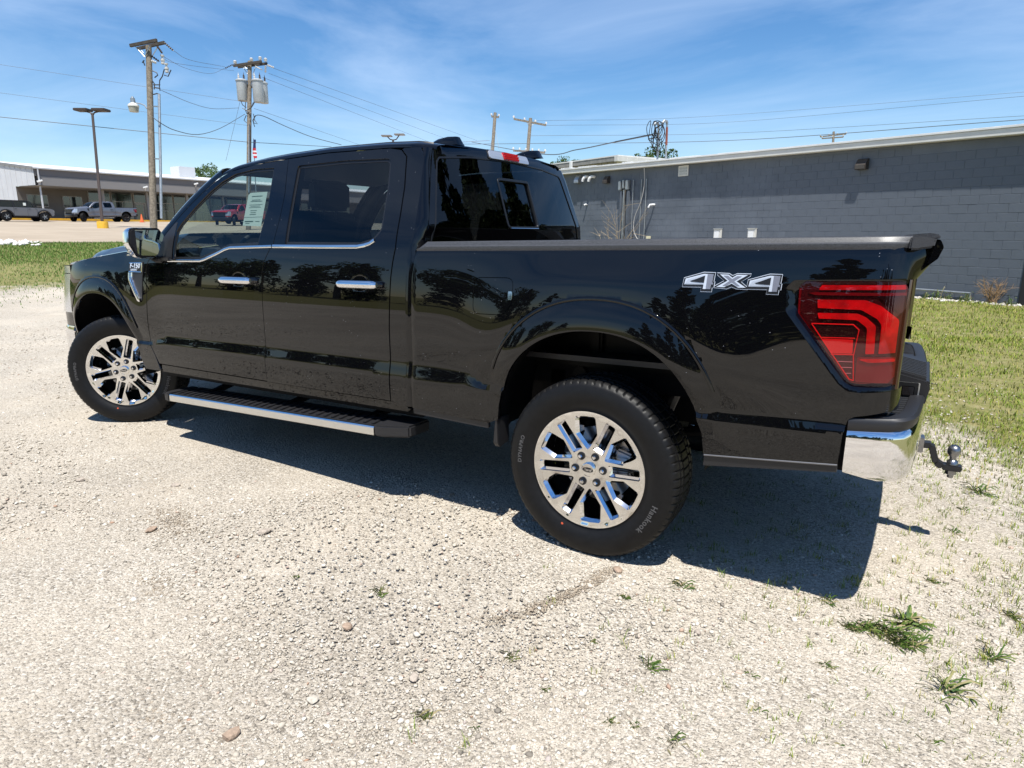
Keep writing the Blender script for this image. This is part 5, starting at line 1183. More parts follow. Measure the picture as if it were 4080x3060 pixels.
M_TWIG = mat('dry_twigs', (.30,.24,.16), .85, noise=(20,.3,4))
twig_shrub('dry_shrub', wl(11.95, .35, .0), 2.7, .42, 16, M_TWIG, 'leafless pale shrub in front of the wall pipes', rad=.014)
twig_shrub('dead_weed', wl(-.45, .22, -.1), .62, .40, 40, mat('dead_weed_brown', (.26,.17,.09), .9), 'dead brown weed standing at the foot of the grey wall', 'weed', .008)
for i, (u, h_) in enumerate(((1.0,.32),(.72,.42),(.5,.30),(.18,.28),(.05,.36),(-.78,.35))):
    p = wl(u, .18, -.1); w_ = weed(p[0], p[1], h_*.5, 40, 'green weed at the foot of the grey wall, %s from the tailgate' % ORD[i], 'weeds along the foot of the wall', .5); w_.scale = (1, 1, 2.0); w_.location = tuple(p)
n = 260; uu = rng.uniform(-3, 2.2, n); pts = np.array([wl(u, abs(random.gauss(.22,.10)), -.10) for u in uu]); stone_mass('wall_foot_stones', pts, rng.uniform(.02, .06, n), island_mat('pale_rubble', [(0,(.34,.31,.27)),(1,(.62,.59,.54))]))

# ------------------------------------------------------------------ white metal building behind it
c0 = at(2458, 620, 36); gz_ = float(h_of(c0[0], c0[1]))
wb_ = thing('metal_building', 'pale ribbed metal building showing above the grey block roof', 'building', (c0[0], c0[1], gz_), math.atan2(WU[1], WU[0])); hh = c0[2]-gz_
M_RIB = mat('ribbed_tan_metal', (.40,.38,.33), .5); M_RIBW = mat('ribbed_white_metal', (.70,.69,.66), .5)
b = MB(); b.box(0, 30, -18, 0, 0, hh-.05); b.build('wall', M_RIB, wb_)
for i in range(60): b = MB(); b.box(.25+i*.5, .29+i*.5, 0, .03, 2.0, hh-.30); b.build('wall_rib', M_RIB, wb_)
for i in range(30): b = MB(); b.box(-.03, 0, -.45-i*.6, -.40-i*.6, 2.0, hh-.35); b.build('wall_rib', M_RIBW, wb_)
b = MB(); b.box(-.012, -.002, -18, -.0, 0, hh-.3); b.build('white_end_wall', M_RIBW, wb_)
b = MB(); b.box(-.15, 30, 0, .22, hh-.32, hh-.02); b.build('eave_gutter', mat('weathered_gutter', (.26,.25,.23), .5, noise=(4,.25,5)), wb_, .02)
b = MB(); b.prism([(.24,hh),(-9,hh+.12),(-18,hh),(-18,hh-.06),(-9,hh+.05),(.24,hh-.06)], 0, -.3, 30.2); b.build('roof', M_ROOFW, wb_)
b = MB(); b.box(-.35, -.05, -18.2, .25, hh-.34, hh-.03); b.build('end_trim', M_TRIMW, wb_, .02)
for i in range(14): b = MB(); b.box(-.37, -.352, -.5-i*.75, -.46-i*.75, hh-.33, hh-.06); b.build('trim_rib', M_RIBW, wb_)
b = MB(); b.box(3.55, 3.75, .222, .34, 0, hh-.0); b.build('downspout', M_PVC, wb_, .02)

# ------------------------------------------------------------------ dealership far left
XF = -76.7
def on_x(px, py, Xp):
    d = fwd+rgt*((px-2040)/2593.42)-upv*((py-1530)/2593.42); t = (Xp-CAM[0])/d[0]; return CAM+d*t
def z13(x, y): return (x*.3165, 600+y*.3165)
Yc = on_x(*z13(415, 210), XF)[1]; ZE = on_x(*z13(415, 212), XF)[2]; ZB = on_x(*z13(440, 432), XF)[2]; ZM = on_x(*z13(460, 318), XF)[2]; XW = XF-4.4; YE = 92.0; ZG = 2.42
dl = thing('dealership_building', 'long low dealership with grey canopy, glass front and white gable end', 'building', (XF, Yc, 0))
def L_(X_, Y_, Z_): return (X_-XF, Y_-Yc, Z_)
M_DW = mat('white_metal_siding', (.55,.56,.58), .5, noise=(.6,.05,4)); M_DG = mat('canopy_grey', (.15,.142,.146), .55); M_DL = mat('canopy_light_grey', (.235,.225,.222), .55); M_DS = mat('taupe_wall', (.15,.135,.122), .8, noise=(.8,.1,5))
M_FR = mat('storefront_frame', (.30,.28,.26), .4, .4); G_SHOP = mat('shop_glass', (.020,.028,.030), .05, 0, .6, .02, spec=.8); M_INSIDE = mat('shop_inside', (.03,.04,.04), .7)
def dbox(nm, m_, x0, x1, y0, y1, z0, z1, bev=0, par=None):
    b = MB(); b.box(x0-XF, x1-XF, y0-Yc, y1-Yc, z0, z1); return b.build(nm, m_, par or dl, bev)
dbox('canopy_upper', M_DG, XF-4.38, XF, Yc+.02, YE, ZM, ZE-.12); dbox('canopy_lower', M_DL, XF-4.36, XF+.06, Yc+.30, YE, ZB, ZM-.01)
dbox('canopy_soffit', M_DL, XF-4.39, XF-.05, Yc+.05, YE, ZB-.06, ZB-.01); dbox('gutter', M_DW, XF-.02, XF+.22, Yc-.1, YE, ZE-.12, ZE+.04, .03)
dbox('recessed_wall', M_DS, XW-12, XW, Yc+.03, YE, 0, ZB)
b = MB(); b.prism([(-.0,ZE),(-15,ZE+1.6),(-30,ZE),(-30,ZE-.12),(-15,ZE+1.48),(0,ZE-.12)], 1, -.15, YE-Yc); b.build('roof', M_ROOFW, dl)
b = MB(); rz = lambda x: ZE-.12+1.6*(1-abs(-x-15)/15)
b.add([(0,-.02,ZB),(0,-.02,rz(0)),(-4.4,-.02,rz(-4.4)),(-4.4,-.02,ZB)], [(0,1,2,3)]); b.add([(-4.4,-.02,0),(-4.4,-.02,rz(-4.4)),(-15,-.02,rz(-15)),(-30,-.02,rz(-30)),(-30,-.02,0)], [(0,1,2,3,4)]); b.build('gable_wall', M_DW, dl, recalc=False)
for i in range(22):
    x = -.4-i*1.2; b = MB(); b.box(x, x+.05, -.06, -.021, ZB if x > -4.4 else 1.5, rz(x)-.03); b.build('siding_rib', M_DW, dl)
b = MB(); b.bar((.1,-.10,ZE-.02), (-15,-.10,rz(-15)+.10), .12, .22); b.build('rake_trim', mat('rake_trim_grey', (.20,.20,.205), .5), dl)
def win(px0, px1, py0, py1, nm='window', X_=None, cross=None):
    X_ = X_ or XW; a = on_x(*z13(px0, py1), X_); c = on_x(*z13(px1, py0), X_); y0, y1, z0, z1 = a[1], c[1], a[2], c[2]
    f = dbox(nm, M_FR, X_+.005, X_+.08, y0, y1, z0, z1, .01); dbox('pane', G_SHOP, X_+.081, X_+.095, y0+.07, y1-.07, z0+.07, z1-.07, 0, f)
    if cross:
        for q in cross: yy = y0+(y1-y0)*q; dbox('mullion', M_FR, X_+.09, X_+.115, yy-.035, yy+.035, z0+.05, z1-.05, 0, f)
    return f
win(350, 592, 560, 702); win(798, 1026, 580, 716, cross=[.36])
YS = on_x(*z13(1120, 700), XW)[1]; zt = on_x(*z13(1130, 492), XW)[2]
for i in range(16):   # storefront bays
    y0 = YS+i*2.55; 
    if i == 2:
        d_ = dbox('entrance_frame', M_FR, XW+.01, XW+.10, y0, y0+2.4, ZG-.1, zt, .01)
        for k in range(2):
            ld = dbox('door_leaf', M_FR, XW+.11, XW+.16, y0+.12+k*1.12, y0+1.16+k*1.12, ZG, ZG+2.25, .01, d_); dbox('door_pane', G_SHOP, XW+.161, XW+.17, y0+.24+k*1.12, y0+1.04+k*1.12, ZG+.2, ZG+2.1, 0, d_)
        dbox('transom_pane', G_SHOP, XW+.101, XW+.115, y0+.12, y0+2.28, ZG+2.4, zt-.1, 0, d_)
    else:
        f = dbox('shop_window', M_FR, XW+.01, XW+.08, y0, y0+2.45, ZG-.1, zt, .01)
        for (a, c, e, g_) in ((.08,1.18,.15,1.45),(1.26,2.37,.15,1.45),(.08,1.18,1.53,2.35),(1.26,2.37,1.53,2.35),(.08,2.37,2.43,zt-ZG-.08)):
            dbox('pane', G_SHOP, XW+.081, XW+.095, y0+a, y0+c, ZG+e, ZG+g_, 0, f)
for i in range(9): y = YS+2.5*i*2-.05; dbox('canopy_column', M_DL, XF-1.2, XF-.9, y-.14, y+.14, ZG-.2, ZB-.05, .02)
dbox('downspout', M_DW, XF-.35, XF-.22, Yc+.42, Yc+.56, ZG-.2, ZB, .02); dbox('downspout', M_DW, XF+.10, XF+.22, Yc+.25, Yc+.37, ZB, ZE-.1, .02)
for px_c, py_c in ((500, 385), (1830, 462), (3785, 90)):
    p = on_x(*z13(px_c, py_c), XF+.3) if px_c < 3000 else on_x(781, 733, XF+.3)
    b = MB(); b.bar((p[0]-XF-.1, p[1]-Yc-.22, p[2]-.06), (p[0]-XF+.1, p[1]-Yc+.22, p[2]+.10), .17, .17); b.cyl((.07, p[1]-Yc+.05, p[2]-.35), (p[0]-XF, p[1]-Yc+.05, p[2]), .05, n=8); b.build('security_camera', M_PVC, dl, .03)
a = on_x(716, 701, XF-6); c = on_x(777, 674, XF-6); dbox('roof_unit', M_DW, XF-8, XF-6, a[1], c[1], a[2]-.8, c[2]+.2, .03)
b = MB(); b.box(0, .35, -1.5, 60, 0, .22); kb = b.build('kerb_island', mat('yellow_kerb_paint', (.62,.36,.03), .7, noise=(2,.2,5)), None, .03); kb.location = (-72.4, Yc-3, float(h_of(-72.4, Yc+3))+.045); tag(kb, 'long low kerb painted yellow between the parked cars and the dealership', 'kerb')

# ------------------------------------------------------------------ cars on the forecourt
def far_pickup(loc, rot, paint, label, group='pickups parked on the forecourt', name='pickup_truck'):
    r_ = copy_tree(truck, None, paint); r_.name = name; r_.location = loc; r_.rotation_euler = (0, 0, rot); r_['label'] = label; r_['group'] = group
    for ch in list(r_.children_recursive):
        if ch.name.startswith(('window_sticker','sticker_','four_by_four','decal_','dash_papers','hitch_mount','hitch_ball','hitch_nut','emblem_','badge_lettering','sidewall_')): bpy.data.objects.remove(ch, do_unlink=True)
    return r_
GREYP = mat('grey_car_paint', (.19,.195,.215), .30, .55, 1.0, .03); DWHEEL = mat('dark_wheel', (.03,.03,.032), .35, .6)
REDP = mat('red_car_paint', (.36,.012,.014), .30, .1, 1.0, .03)
far_pickup((-68.0, 33.1, float(h_of(-68, 30))+.045), math.pi/2, {'black_paint': GREYP, 'bright_alloy': DWHEEL, 'chrome': DWHEEL, 'wet_grey_plastic': M_PLASTIC}, 'silver-grey crew-cab pickup with dark wheels parked before the dealership')
pr = at(930, 905, 62); far_pickup((pr[0], pr[1]+2.0, float(h_of(pr[0], pr[1]))+.045), math.pi/2+.35, {'black_paint': REDP, 'bright_alloy': DWHEEL, 'chrome': DWHEEL}, 'red pickup seen through the front side window of the black truck')
def suv(loc, rot, paint, label, name='parked_suv'):
    t = thing(name, label, 'SUV', loc, rot, 'SUVs parked on the forecourt')
    body = rounded([(-.92,.48),(.80,.48),(3.62,.48),(3.78,.62),(3.80,1.02),(3.70,1.12),(2.55,1.20),(-.86,1.20),(-.95,1.0)][::-1], [.05,.03,.05,.06,.10,.05,.05,.0,.05]) # rear at x=-.95, nose at 3.8 before mirroring
    body = [(-p[0], p[1]) for p in body]
    def cut(cx): return [(cx+.50*math.cos(a), .42+.50*math.sin(a)) for a in np.linspace(.12, math.pi-.12, 14)]
    out = [(.95,.48),(.97,1.0),(.88,1.20),(-2.5,1.20),(-3.62,1.12),(-3.78,1.02),(-3.80,.60),(-3.66,.48)] + [(x, max(.48, z)) for x, z in cut(-2.95)[::-1]] + [(-2.40,.48),(-.55,.48)] + [(x, max(.48, z)) for x, z in cut(0)[::-1]] + [(.55,.48)]
    b = MB(); b.prism(out, 1, -.92, .92); bd = b.build('body', paint, t, .03, 2)
    b = MB(); b.prism([(.90,1.201),(.82,1.72),(.70,1.78),(-1.72,1.78),(-1.86,1.74),(-2.36,1.201)], 1, -.80, .80); b.build('cabin_glass', G_SHOP, t, .03)
    b = MB(); b.prism([(.86,1.73),(.74,1.80),(-1.70,1.80),(-1.88,1.745),(-1.86,1.73)], 1, -.815, .815); b.build('roof', M_PLASTIC, t, .02)
    for sg in (-1, 1):
        for (xa, xb, xc, xd) in ((.93,.78,.66,.60),(-.60,-.60,-.72,-.72),(-1.62,-1.62,-1.72,-1.72),(-2.42,-1.86,-1.94,-2.52)):
            b = MB(); b.add([(xa,sg*.85,1.20),(xb,sg*.81,1.75),(xc,sg*.81,1.75),(xd,sg*.85,1.20),(xa,sg*.80,1.20),(xb,sg*.77,1.75),(xc,sg*.77,1.75),(xd,sg*.80,1.20)], [(0,1,2,3),(7,6,5,4),(0,1,5,4),(1,2,6,5),(2,3,7,6),(3,0,4,7)]); b.build('window_pillar', M_PLASTIC, t)
        for x in (-.62, -1.66): b = MB(); b.box(x-.006, x+.006, min(sg*.921, sg*.924), max(sg*.921, sg*.924), .52, 1.19); b.build('door_gap', M_SEAL, bd)
        for x in (-.75, -1.80): b = MB(); b.box(x-.10, x+.08, min(sg*.925, sg*.96), max(sg*.925, sg*.96), 1.05, 1.085); b.build('door_handle', M_PLASTIC, bd, .01)
        b = MB(); b.box(-2.35, -2.22, min(sg*.93, sg*1.12), max(sg*.93, sg*1.12), 1.22, 1.38); b.build('side_mirror', M_PLASTIC, t, .03)
        for cx in (0, -2.95):
            b = MB(); pl = [(cx+.50*math.cos(a), .42+.50*math.sin(a)) for a in np.linspace(-.05, math.pi+.05, 18)]+[(cx+.60*math.cos(a), .42+.60*math.sin(a)) for a in np.linspace(math.pi+.05, -.05, 18)]
            b.prism(pl, 1, min(sg*.90, sg*.975), max(sg*.90, sg*.975)); b.build('fender_flare', M_PLASTIC, t, .015)
            wo = thing('wheel', '', ''); del wo['label']; del wo['category']; bpy.data.objects.remove(wo)
            b = MB(); b.lathe([(.20,-.13),(.36,-.13),(.405,-.10),(.41,0),(.405,.10),(.36,.13),(.2,.13)], axis='y', n=28); w_ = b.build('wheel', M_RUBBER, t); w_.location = (cx, sg*.83, .41)
            b = MB(); b.lathe([(0,-.10),(.06,-.11),(.20,-.125),(.235,-.135)], axis='y', n=24) if sg < 0 else b.lathe([(0,.10),(.06,.11),(.20,.125),(.235,.135)], axis='y', n=24); b.build('rim', DWHEEL, w_)
            for k in range(5):
                a_ = k*2*math.pi/5; b = MB(); b.bar((0, sg*.125, 0), (.21*math.cos(a_), sg*.135, .21*math.sin(a_)), .05, .02, up=(0,1,0)); b.build('spoke', M_GALV, w_)
        b = MB(); b.box(-3.815, -3.70, min(sg*.50, sg*.90), max(sg*.50, sg*.90), .78, 1.02); b.build('headlamp', M_LAMPCLEAR, t, .03)
        b = MB(); b.box(.93, .99, min(sg*.72, sg*.90), max(sg*.72, sg*.90), .80, 1.12); b.build('tail_lamp', M_LAMPRED, t, .02)
        b = MB(); b.box(-2.45, -.50, min(sg*.90, sg*1.0), max(sg*.90, sg*1.0), .40, .46); b.build('side_step', M_PLASTIC, t, .02)
    b = MB(); b.box(-3.92, -3.70, -.88, .88, .50, .70); b.build('front_bumper', M_PLASTIC, t, .04); b = MB(); b.box(.95, 1.08, -.88, .88, .50, .70); b.build('rear_bumper', M_PLASTIC, t, .04)
    b = MB(); b.box(-3.82, -3.78, -.50, .50, .74, 1.02); b.build('grille', M_PLASTIC, t, .02); b = MB(); b.box(-3.4, .8, -.7, .7, .30, .50); b.build('underbody', M_DARK, t)
    return t
sv_ = suv((-68.0, 22.9, float(h_of(-68, 24))+.045), -math.pi/2, GREYP, 'grey boxy SUV with black roof at the left edge before the dealership')
b = MB(); b.box(-1.62, -1.40, .858, .864, 1.36, 1.60); b.build('window_sticker', M_PAPER, sv_)
ps = at(860, 900, 66); suv((ps[0], ps[1]+4.5, float(h_of(ps[0], ps[1]))+.045), math.pi/2+.3, mat('dark_blue_paint', (.02,.03,.05), .3, .2, 1.0), 'dark SUV beside the red pickup, seen through the truck windows')
pc = on_x(*z13(1790, 905), -66.0)
tc_ = thing('traffic_cone', 'orange traffic cone standing behind the silver-grey pickup', 'traffic cone', (pc[0], pc[1], float(h_of(pc[0], pc[1]))+.045))
M_OR = mat('cone_orange', (.75,.14,.04), .6); b = MB(); b.box(-.22, .22, -.22, .22, 0, .04); b.build('base', M_OR, tc_, .01); b = MB(); b.lathe([(.17,.04),(.03,.80),(0,.80)], n=16); b.build('cone', M_OR, tc_)

# ------------------------------------------------------------------ poles, lamps, wires
M_WOOD = mat('weathered_pole_wood', (.155,.125,.095), .9, noise=(9,.4,7,(.26,.22,.17)), bump=(26,.8,.02)); M_WOODD = mat('dark_crossarm_wood', (.055,.046,.038), .9, noise=(6,.4,6), bump=(20,.6,.02))
M_INSUL = mat('porcelain', (.55,.54,.52), .3); M_INSD = mat('brown_insulator', (.06,.045,.04), .35); M_LAMPP = mat('bronze_lamp_pole', (.060,.042,.034), .5)
def V3(px, py, d, dd=0): return at(px, py, d+dd)
# shoebox lamp pole on a yellow base
bp_ = at(408, 880, 46); zb_ = float(h_of(bp_[0], bp_[1]))+.045
lp_ = thing('parking_lot_lamp', 'tall bronze lamp pole with twin flat heads on a yellow base', 'lamp post', (bp_[0], bp_[1], zb_)); rl = lambda p: tuple(np.array(p)-np.array([bp_[0], bp_[1], zb_]))
tp = np.array(rl(at(368, 452, 46))); b0 = np.array(rl(at(407, 882, 46))); b = MB(); b.cyl(tuple(b0), tuple(tp), .105, .085, 8); b.build('pole', M_LAMPP, lp_)
b = MB(); b.lathe([(.36,-.3),(.36,b0[2]-.08),(.33,b0[2]),(0,b0[2])], (b0[0], b0[1], 0), n=20); b.build('base', mat('yellow_paint', (.66,.38,.03), .6, noise=(5,.15,5)), lp_)
for dx in (-.36, .36):
    c = tp+np.array([rgt[0]*dx*1.75, rgt[1]*dx*1.75, .22]); b = MB(); b.obox(tuple(c), (rgt[0], rgt[1], 0), (-rgt[1], rgt[0], 0), (0,0,1), .48, .42, .085); b.build('lamp_head', M_LAMPP, lp_, .04)
    b = MB(); b.tube([tuple(tp+np.array([0,0,-.15])), tuple(tp+np.array([rgt[0]*dx*.4, rgt[1]*dx*.4, .05])), tuple(c+np.array([0,0,-.05]))], .05, 6); b.build('lamp_bracket', M_LAMPP, lp_)
# twin lamp seen over the cab roof
bq = at(1565, 640, 58); zq = float(h_of(bq[0], bq[1])); lq = thing('parking_lot_lamp', 'twin-headed lot lamp just showing above the cab roof', 'lamp post', (bq[0], bq[1], zq)); tq = at(1566, 556, 58)-np.array([bq[0], bq[1], zq])
b = MB(); b.cyl((0,0,0), tuple(tq), .10, .09, 8); b.build('pole', M_LAMPP, lq)
for dx, dz in ((-.55,.30),(.60,.42)): b = MB(); c = tq+np.array([rgt[0]*dx, rgt[1]*dx, dz]); b.obox(tuple(c), (rgt[0], rgt[1], 0), (-rgt[1], rgt[0], 0), (0,0,1), .46, .40, .05); b.build('lamp_head', M_DL, lq, .03); b = MB(); b.tube([tuple(tq+np.array([0,0,-.05])), tuple(tq+np.array([rgt[0]*dx*.5, rgt[1]*dx*.5, .02])), tuple(c)], .05, 6); b.build('lamp_bracket', M_LAMPP, lq)

def pole_thing(name, label, top, bot, r0, r1, cat='utility pole'):
    top, bot = np.array(top), np.array(bot); zg = float(h_of(bot[0], bot[1])); d = (bot-top); bot2 = top+d*((zg-.3-top[2])/d[2]); t = thing(name, label, cat, (bot2[0], bot2[1], zg)); o_ = np.array([bot2[0], bot2[1], zg])
    b = MB(); b.tube([tuple(bot2-o_+(top-bot2)*k) for k in np.linspace(0, 1, 9)], [r1+(r0-r1)*k for k in np.linspace(0, 1, 9)], 14); b.build('pole', M_WOOD, t); return t, o_
D1 = 33.0
up1, o1 = pole_thing('utility_pole', 'nearest weathered wooden utility pole with lamp arm and steel riser', V3(592, 185, D1), V3(614, 960, D1), .135, .175)
g1 = lambda x, y, dd=0: tuple(V3(500+x*.5147, 150+y*.5147, D1, dd)-o1)     # z17 drawing units on this pole's depth
def pbar(par, nm, m_, a, c, w, h_, bev=.01): b = MB(); b.bar(a, c, w, h_); return b.build(nm, m_, par, bev)
pbar(up1, 'crossarm', M_WOODD, g1(35,62,-.2), g1(243,20,-.5), .11, .15); pbar(up1, 'crossarm', M_WOODD, g1(95,85,.25), g1(303,38,.0), .11, .15)
for a, c in ((g1(80,72,-.2), g1(150,150,-.18)), (g1(188,60,-.3), g1(152,140,-.18)), (g1(255,62,.1), g1(205,145,.1)), (g1(105,72,-.2), g1(140,120,-.2))): b = MB(); b.tube([a, c], .025, 5); b.build('arm_brace', M_GALV, up1)
def insul(par, a, c, m_=M_INSD, r_=.055, n=5):
    a, c = np.array(a), np.array(c); b = MB(); b.tube([tuple(a), tuple(c)], .018, 5)
    for k in range(n): p = a+(c-a)*(k+.6)/(n+.2); d = (c-a)/np.linalg.norm(c-a); b.cyl(tuple(p-d*.022), tuple(p+d*.022), r_, r_*.75, 8)
    return b.build('insulator', m_, par)
insul(up1, g1(303,40), g1(372,102)); insul(up1, g1(245,65), g1(285,122)); insul(up1, g1(185,130), g1(262,185), M_INSD); insul(up1, g1(200,180), g1(240,195), M_INSUL, .07, 3)
for (x, y) in ((287,170),(318,235)): b = MB(); b.lathe([(.05,-.22),(.09,-.2),(.09,-.13),(.06,-.11),(.10,-.06),(.10,.02),(.05,.04),(.05,.14),(.09,.16),(.09,.22),(0,.24)], g1(x,y), n=12); b.build('cutout_insulator', M_INSUL, up1)
for pl in ([(205,255),(240,270),(250,290),(225,310)], [(300,245),(285,300),(265,330)], [(352,250),(330,300),(300,290)], [(205,330),(225,360),(222,400)], [(265,330),(262,380),(268,410)], [(215,365),(268,365)], [(220,385),(268,392)], [(215,440),(245,432),(268,440)], [(135,180),(150,215)], [(130,195),(145,175)]):
    b = MB(); b.tube([g1(*p) for p in pl], .028, 6); b.build('cable_bracket', M_CABLE, up1)
b = MB(); b.tube([g1(260,440), g1(264,650), g1(270,952), g1(278,1400)], .065, 10); rs = b.build('steel_riser', M_GALV, up1)
for y in (530, 935): pbar(rs, 'riser_standoff', M_GALV, g1(200,y), g1(262,y+4), .05, .06)
b = MB(); b.tube([g1(165,550), g1(150,525), g1(120,512), g1(80,505)], .028, 8); arm = b.build('lamp_arm', M_GALV, up1)
hd_ = np.array(g1(58,500)); b = MB(); b.lathe([(0,.27),(.05,.27),(.07,.20),(.11,.19),(.12,-.03),(.16,-.08)], tuple(hd_), n=14); b.build('lamp_cap', M_GALV, arm)
b = MB(); b.lathe([(.13,-.04),(.25,-.12),(.265,-.20),(.25,-.22)], tuple(hd_), n=18); b.build('lamp_collar', M_TRIMW, arm); b = MB(); b.lathe([(.25,-.20),(.21,-.46),(0,-.48)], tuple(hd_), n=18); b.build('lamp_refractor', mat('prismatic_lens', (.42,.40,.34), .3, noise=(40,.2,3)), arm)

D2 = 50.0
up2, o2 = pole_thing('utility_pole', 'wooden pole carrying three grey transformers above the windscreen', V3(995, 245, D2), V3(990, 900, D2), .15, .19)
g2 = lambda x, y, dd=0: tuple(V3(500+x*.5147, 150+y*.5147, D2, dd)-o2)
pbar(up2, 'crossarm', M_WOODD, g2(835,218,-.2), g2(1055,185,-.4), .13, .18); pbar(up2, 'crossarm', M_WOODD, g2(870,228,.35), g2(1098,200,.2), .13, .18)
for a, c in ((g2(915,235), g2(945,280)), (g2(1010,215), g2(985,290)), (g2(925,228), g2(960,262))): b = MB(); b.tube([a, c], .03, 5); b.build('arm_brace', M_GALV, up2)
for x, y in ((848,190),(975,170),(1042,160),(1084,172)): b = MB(); b.lathe([(.03,-.18),(.03,-.1),(.12,-.09),(.13,-.02),(.08,0),(.12,.03),(.12,.09),(.07,.13),(0,.13)], g2(x,y), n=12); b.build('pin_insulator', M_INSUL, up2)
insul(up2, g2(832,208), g2(770,238), M_INSD, .07); insul(up2, g2(1098,212), g2(1150,232), M_INSUL, .08); insul(up2, g2(1010,225), g2(1060,250), M_INSUL, .06); insul(up2, g2(1085,215), g2(1083,272), M_INSUL, .09, 4)
M_TANK = mat('transformer_grey', (.42,.44,.45), .45, .2, noise=(4,.08,4))
for x, y, dd, w in ((897,330,-.3,40),(1020,330,-.55,44),(1062,350,.3,30)):
    tpz = np.array(g2(x, y, dd)); r_ = .40 if w > 35 else .34; H_ = 1.48 if w < 44 else 1.58
    b = MB(); b.lathe([(0,-H_),(r_*.92,-H_),(r_*.97,-H_+.05),(r_,0),(0,.0)], tuple(tpz), n=24); tk = b.build('transformer', M_TANK, up2)
    b = MB(); b.lathe([(r_*1.10,-.08),(r_*1.10,.0),(r_*.8,.07),(0,.09)], tuple(tpz), n=24); b.build('transformer_lid', M_TANK, tk)
    for q in (-.5, .5): b = MB(); b.lathe([(.05,.05),(.05,.12),(.08,.14),(.05,.2),(.08,.24),(.05,.3),(.07,.34),(.03,.40),(.0,.62)], (tpz[0]+rgt[0]*r_*q, tpz[1]+rgt[1]*r_*q, tpz[2]), n=8); b.build('bushing', M_INSUL if q < 0 else M_INSD, tk)
    b = MB(); b.bar(tuple(tpz+np.array([0,0,-.45])), g2(958, y+30), .10, .12); b.build('tank_bracket', M_GALV, tk)
for pl in ([(930,500),(925,555),(940,590)], [(990,500),(975,540),(930,570)], [(905,545),(975,585),(960,620)], [(890,480),(905,520),(935,540)], [(1060,360),(1050,450),(1000,500),(975,540)], [(990,590),(1000,640),(1022,668),(990,660)], [(935,600),(918,640),(940,660)], [(1000,690),(985,640),(1010,602)], [(935,380),(925,420)], [(960,670),(962,950)]):
    b = MB(); b.tube([g2(*p, -.25) for p in pl], .03, 5); b.build('pole_cable', M_CABLE, up2)
b = MB(); b.tube([g2(960,670,-.2), g2(958,800,-.2), g2(955,1200,-.2)], .05, 8); b.build('riser_pipe', M_GALV, up2)
def far_pole(top, bot, d, arms, label):
    t, o_ = pole_thing('utility_pole', label, V3(*top, d), V3(*bot, d), .15, .17); q = lambda x, y: tuple(V3(x, y, d)-o_)
    for (x0, y0, x1, y1, n) in arms:
        ar = pbar(t, 'crossarm', M_WOOD, q(x0, y0), q(x1, y1), .12, .16)
        for k in range(n): f_ = k/(n-1); p = np.array(q(x0+(x1-x0)*f_, y0+(y1-y0)*f_)); b = MB(); b.lathe([(.03,.05),(.09,.12),(.09,.24),(.04,.28),(0,.28)], tuple(p), n=8); b.build('pin_insulator', M_INSUL, ar)
    return t, q
t_, q_ = far_pole((1973,450), (1962,600), 62, [(1958,464,1988,467,2)], 'slim pole with side stays rising behind the cab roof')
for a in ((1952,600),(1990,600)): b = MB(); b.tube([q_(1969,500), q_(*a)], .02, 4); b.build('stay_wire', M_GALV, t_)
t_, q_ = far_pole((2114,472), (2102,612), 58, [(2047,474,2176,499,4),(2045,600,2172,608,6)], 'pole with a slanting crossarm behind the high brake light')
for a, c in (((2098,485),(2110,505)), ((2132,490),(2110,505))): b = MB(); b.tube([q_(*a), q_(*c)], .03, 4); b.build('arm_brace', M_GALV, t_)
far_pole((3322,525), (3315,640), 90, [(3268,545,3371,534,4),(3275,552,3360,546,3)], 'crossarm pole showing just above the eave of the block building')
# flag hanging behind the transformer pole
fb = at(1010, 700, 75); fl = thing('flagpole', 'flagpole with a limp striped flag behind the transformer pole', 'flagpole', (fb[0], fb[1], float(h_of(fb[0], fb[1]))))
ft = at(1010, 552, 75); b = MB(); b.cyl((0,0,0), (ft[0]-fb[0], ft[1]-fb[1], ft[2]-fl.location[2]), .06, .04, 8); b.build('pole', M_GALV, fl)
q_ = lambda x, y: np.array(at(x, y, 75))-np.array(fl.location)
for k, (col, y0, y1, w) in enumerate((((.02,.03,.12),556,590,8),((.45,.02,.03),590,600,9),((.6,.6,.62),600,607,9),((.45,.02,.03),607,614,8),((.6,.6,.62),614,621,8),((.45,.02,.03),621,630,8))):
    rows = [[tuple(q_(1011+w*f_+1.2*math.sin(f_*9+y*.1), y)+np.array([0, .15*math.sin(f_*8+y*.05), 0])) for f_ in np.linspace(0, 1, 7)] for y in np.linspace(y0, y1, 4)]
    b = MB(); b.grid(np.array(rows)); b.build('flag_stripe', mat('flag_%d' % (0 if k == 0 else 1+k % 2), col, .8), fl)

def wire(pts, r_, label, group='overhead wires', sag=0.0, m_=None, n=24):
    """pts = [(px, py, depth)...] ends; hangs as a smooth line"""
    P = [at(*p) for p in pts]; Q = smooth_open(P, n) if len(P) > 2 else [tuple(P[0]+(P[1]-P[0])*t+np.array([0,0,-4*sag*t*(1-t)])) for t in np.linspace(0, 1, n)]
    b = MB(); b.tube(Q, r_*(.62 if r_ < .024 else .8), 5); ob = b.build('overhead_wire', m_ or M_WIRE); return tag(ob, label, 'wire', group)
WR = .62; M_WIRE = mat('weathered_wire', (.07,.075,.085), .6)
LW = 'thin overhead wire crossing the sky between the poles'; LB = 'thin overhead wire running off to the right above the roofs'
for a, c, l_ in (((-60,248,44),(988,408,50),'upper thin wire coming from the left edge to the transformer pole'), ((-60,362,44),(988,500,50),'lower thin wire coming from the left edge to the transformer pole')): wire([a, c], .016, l_)
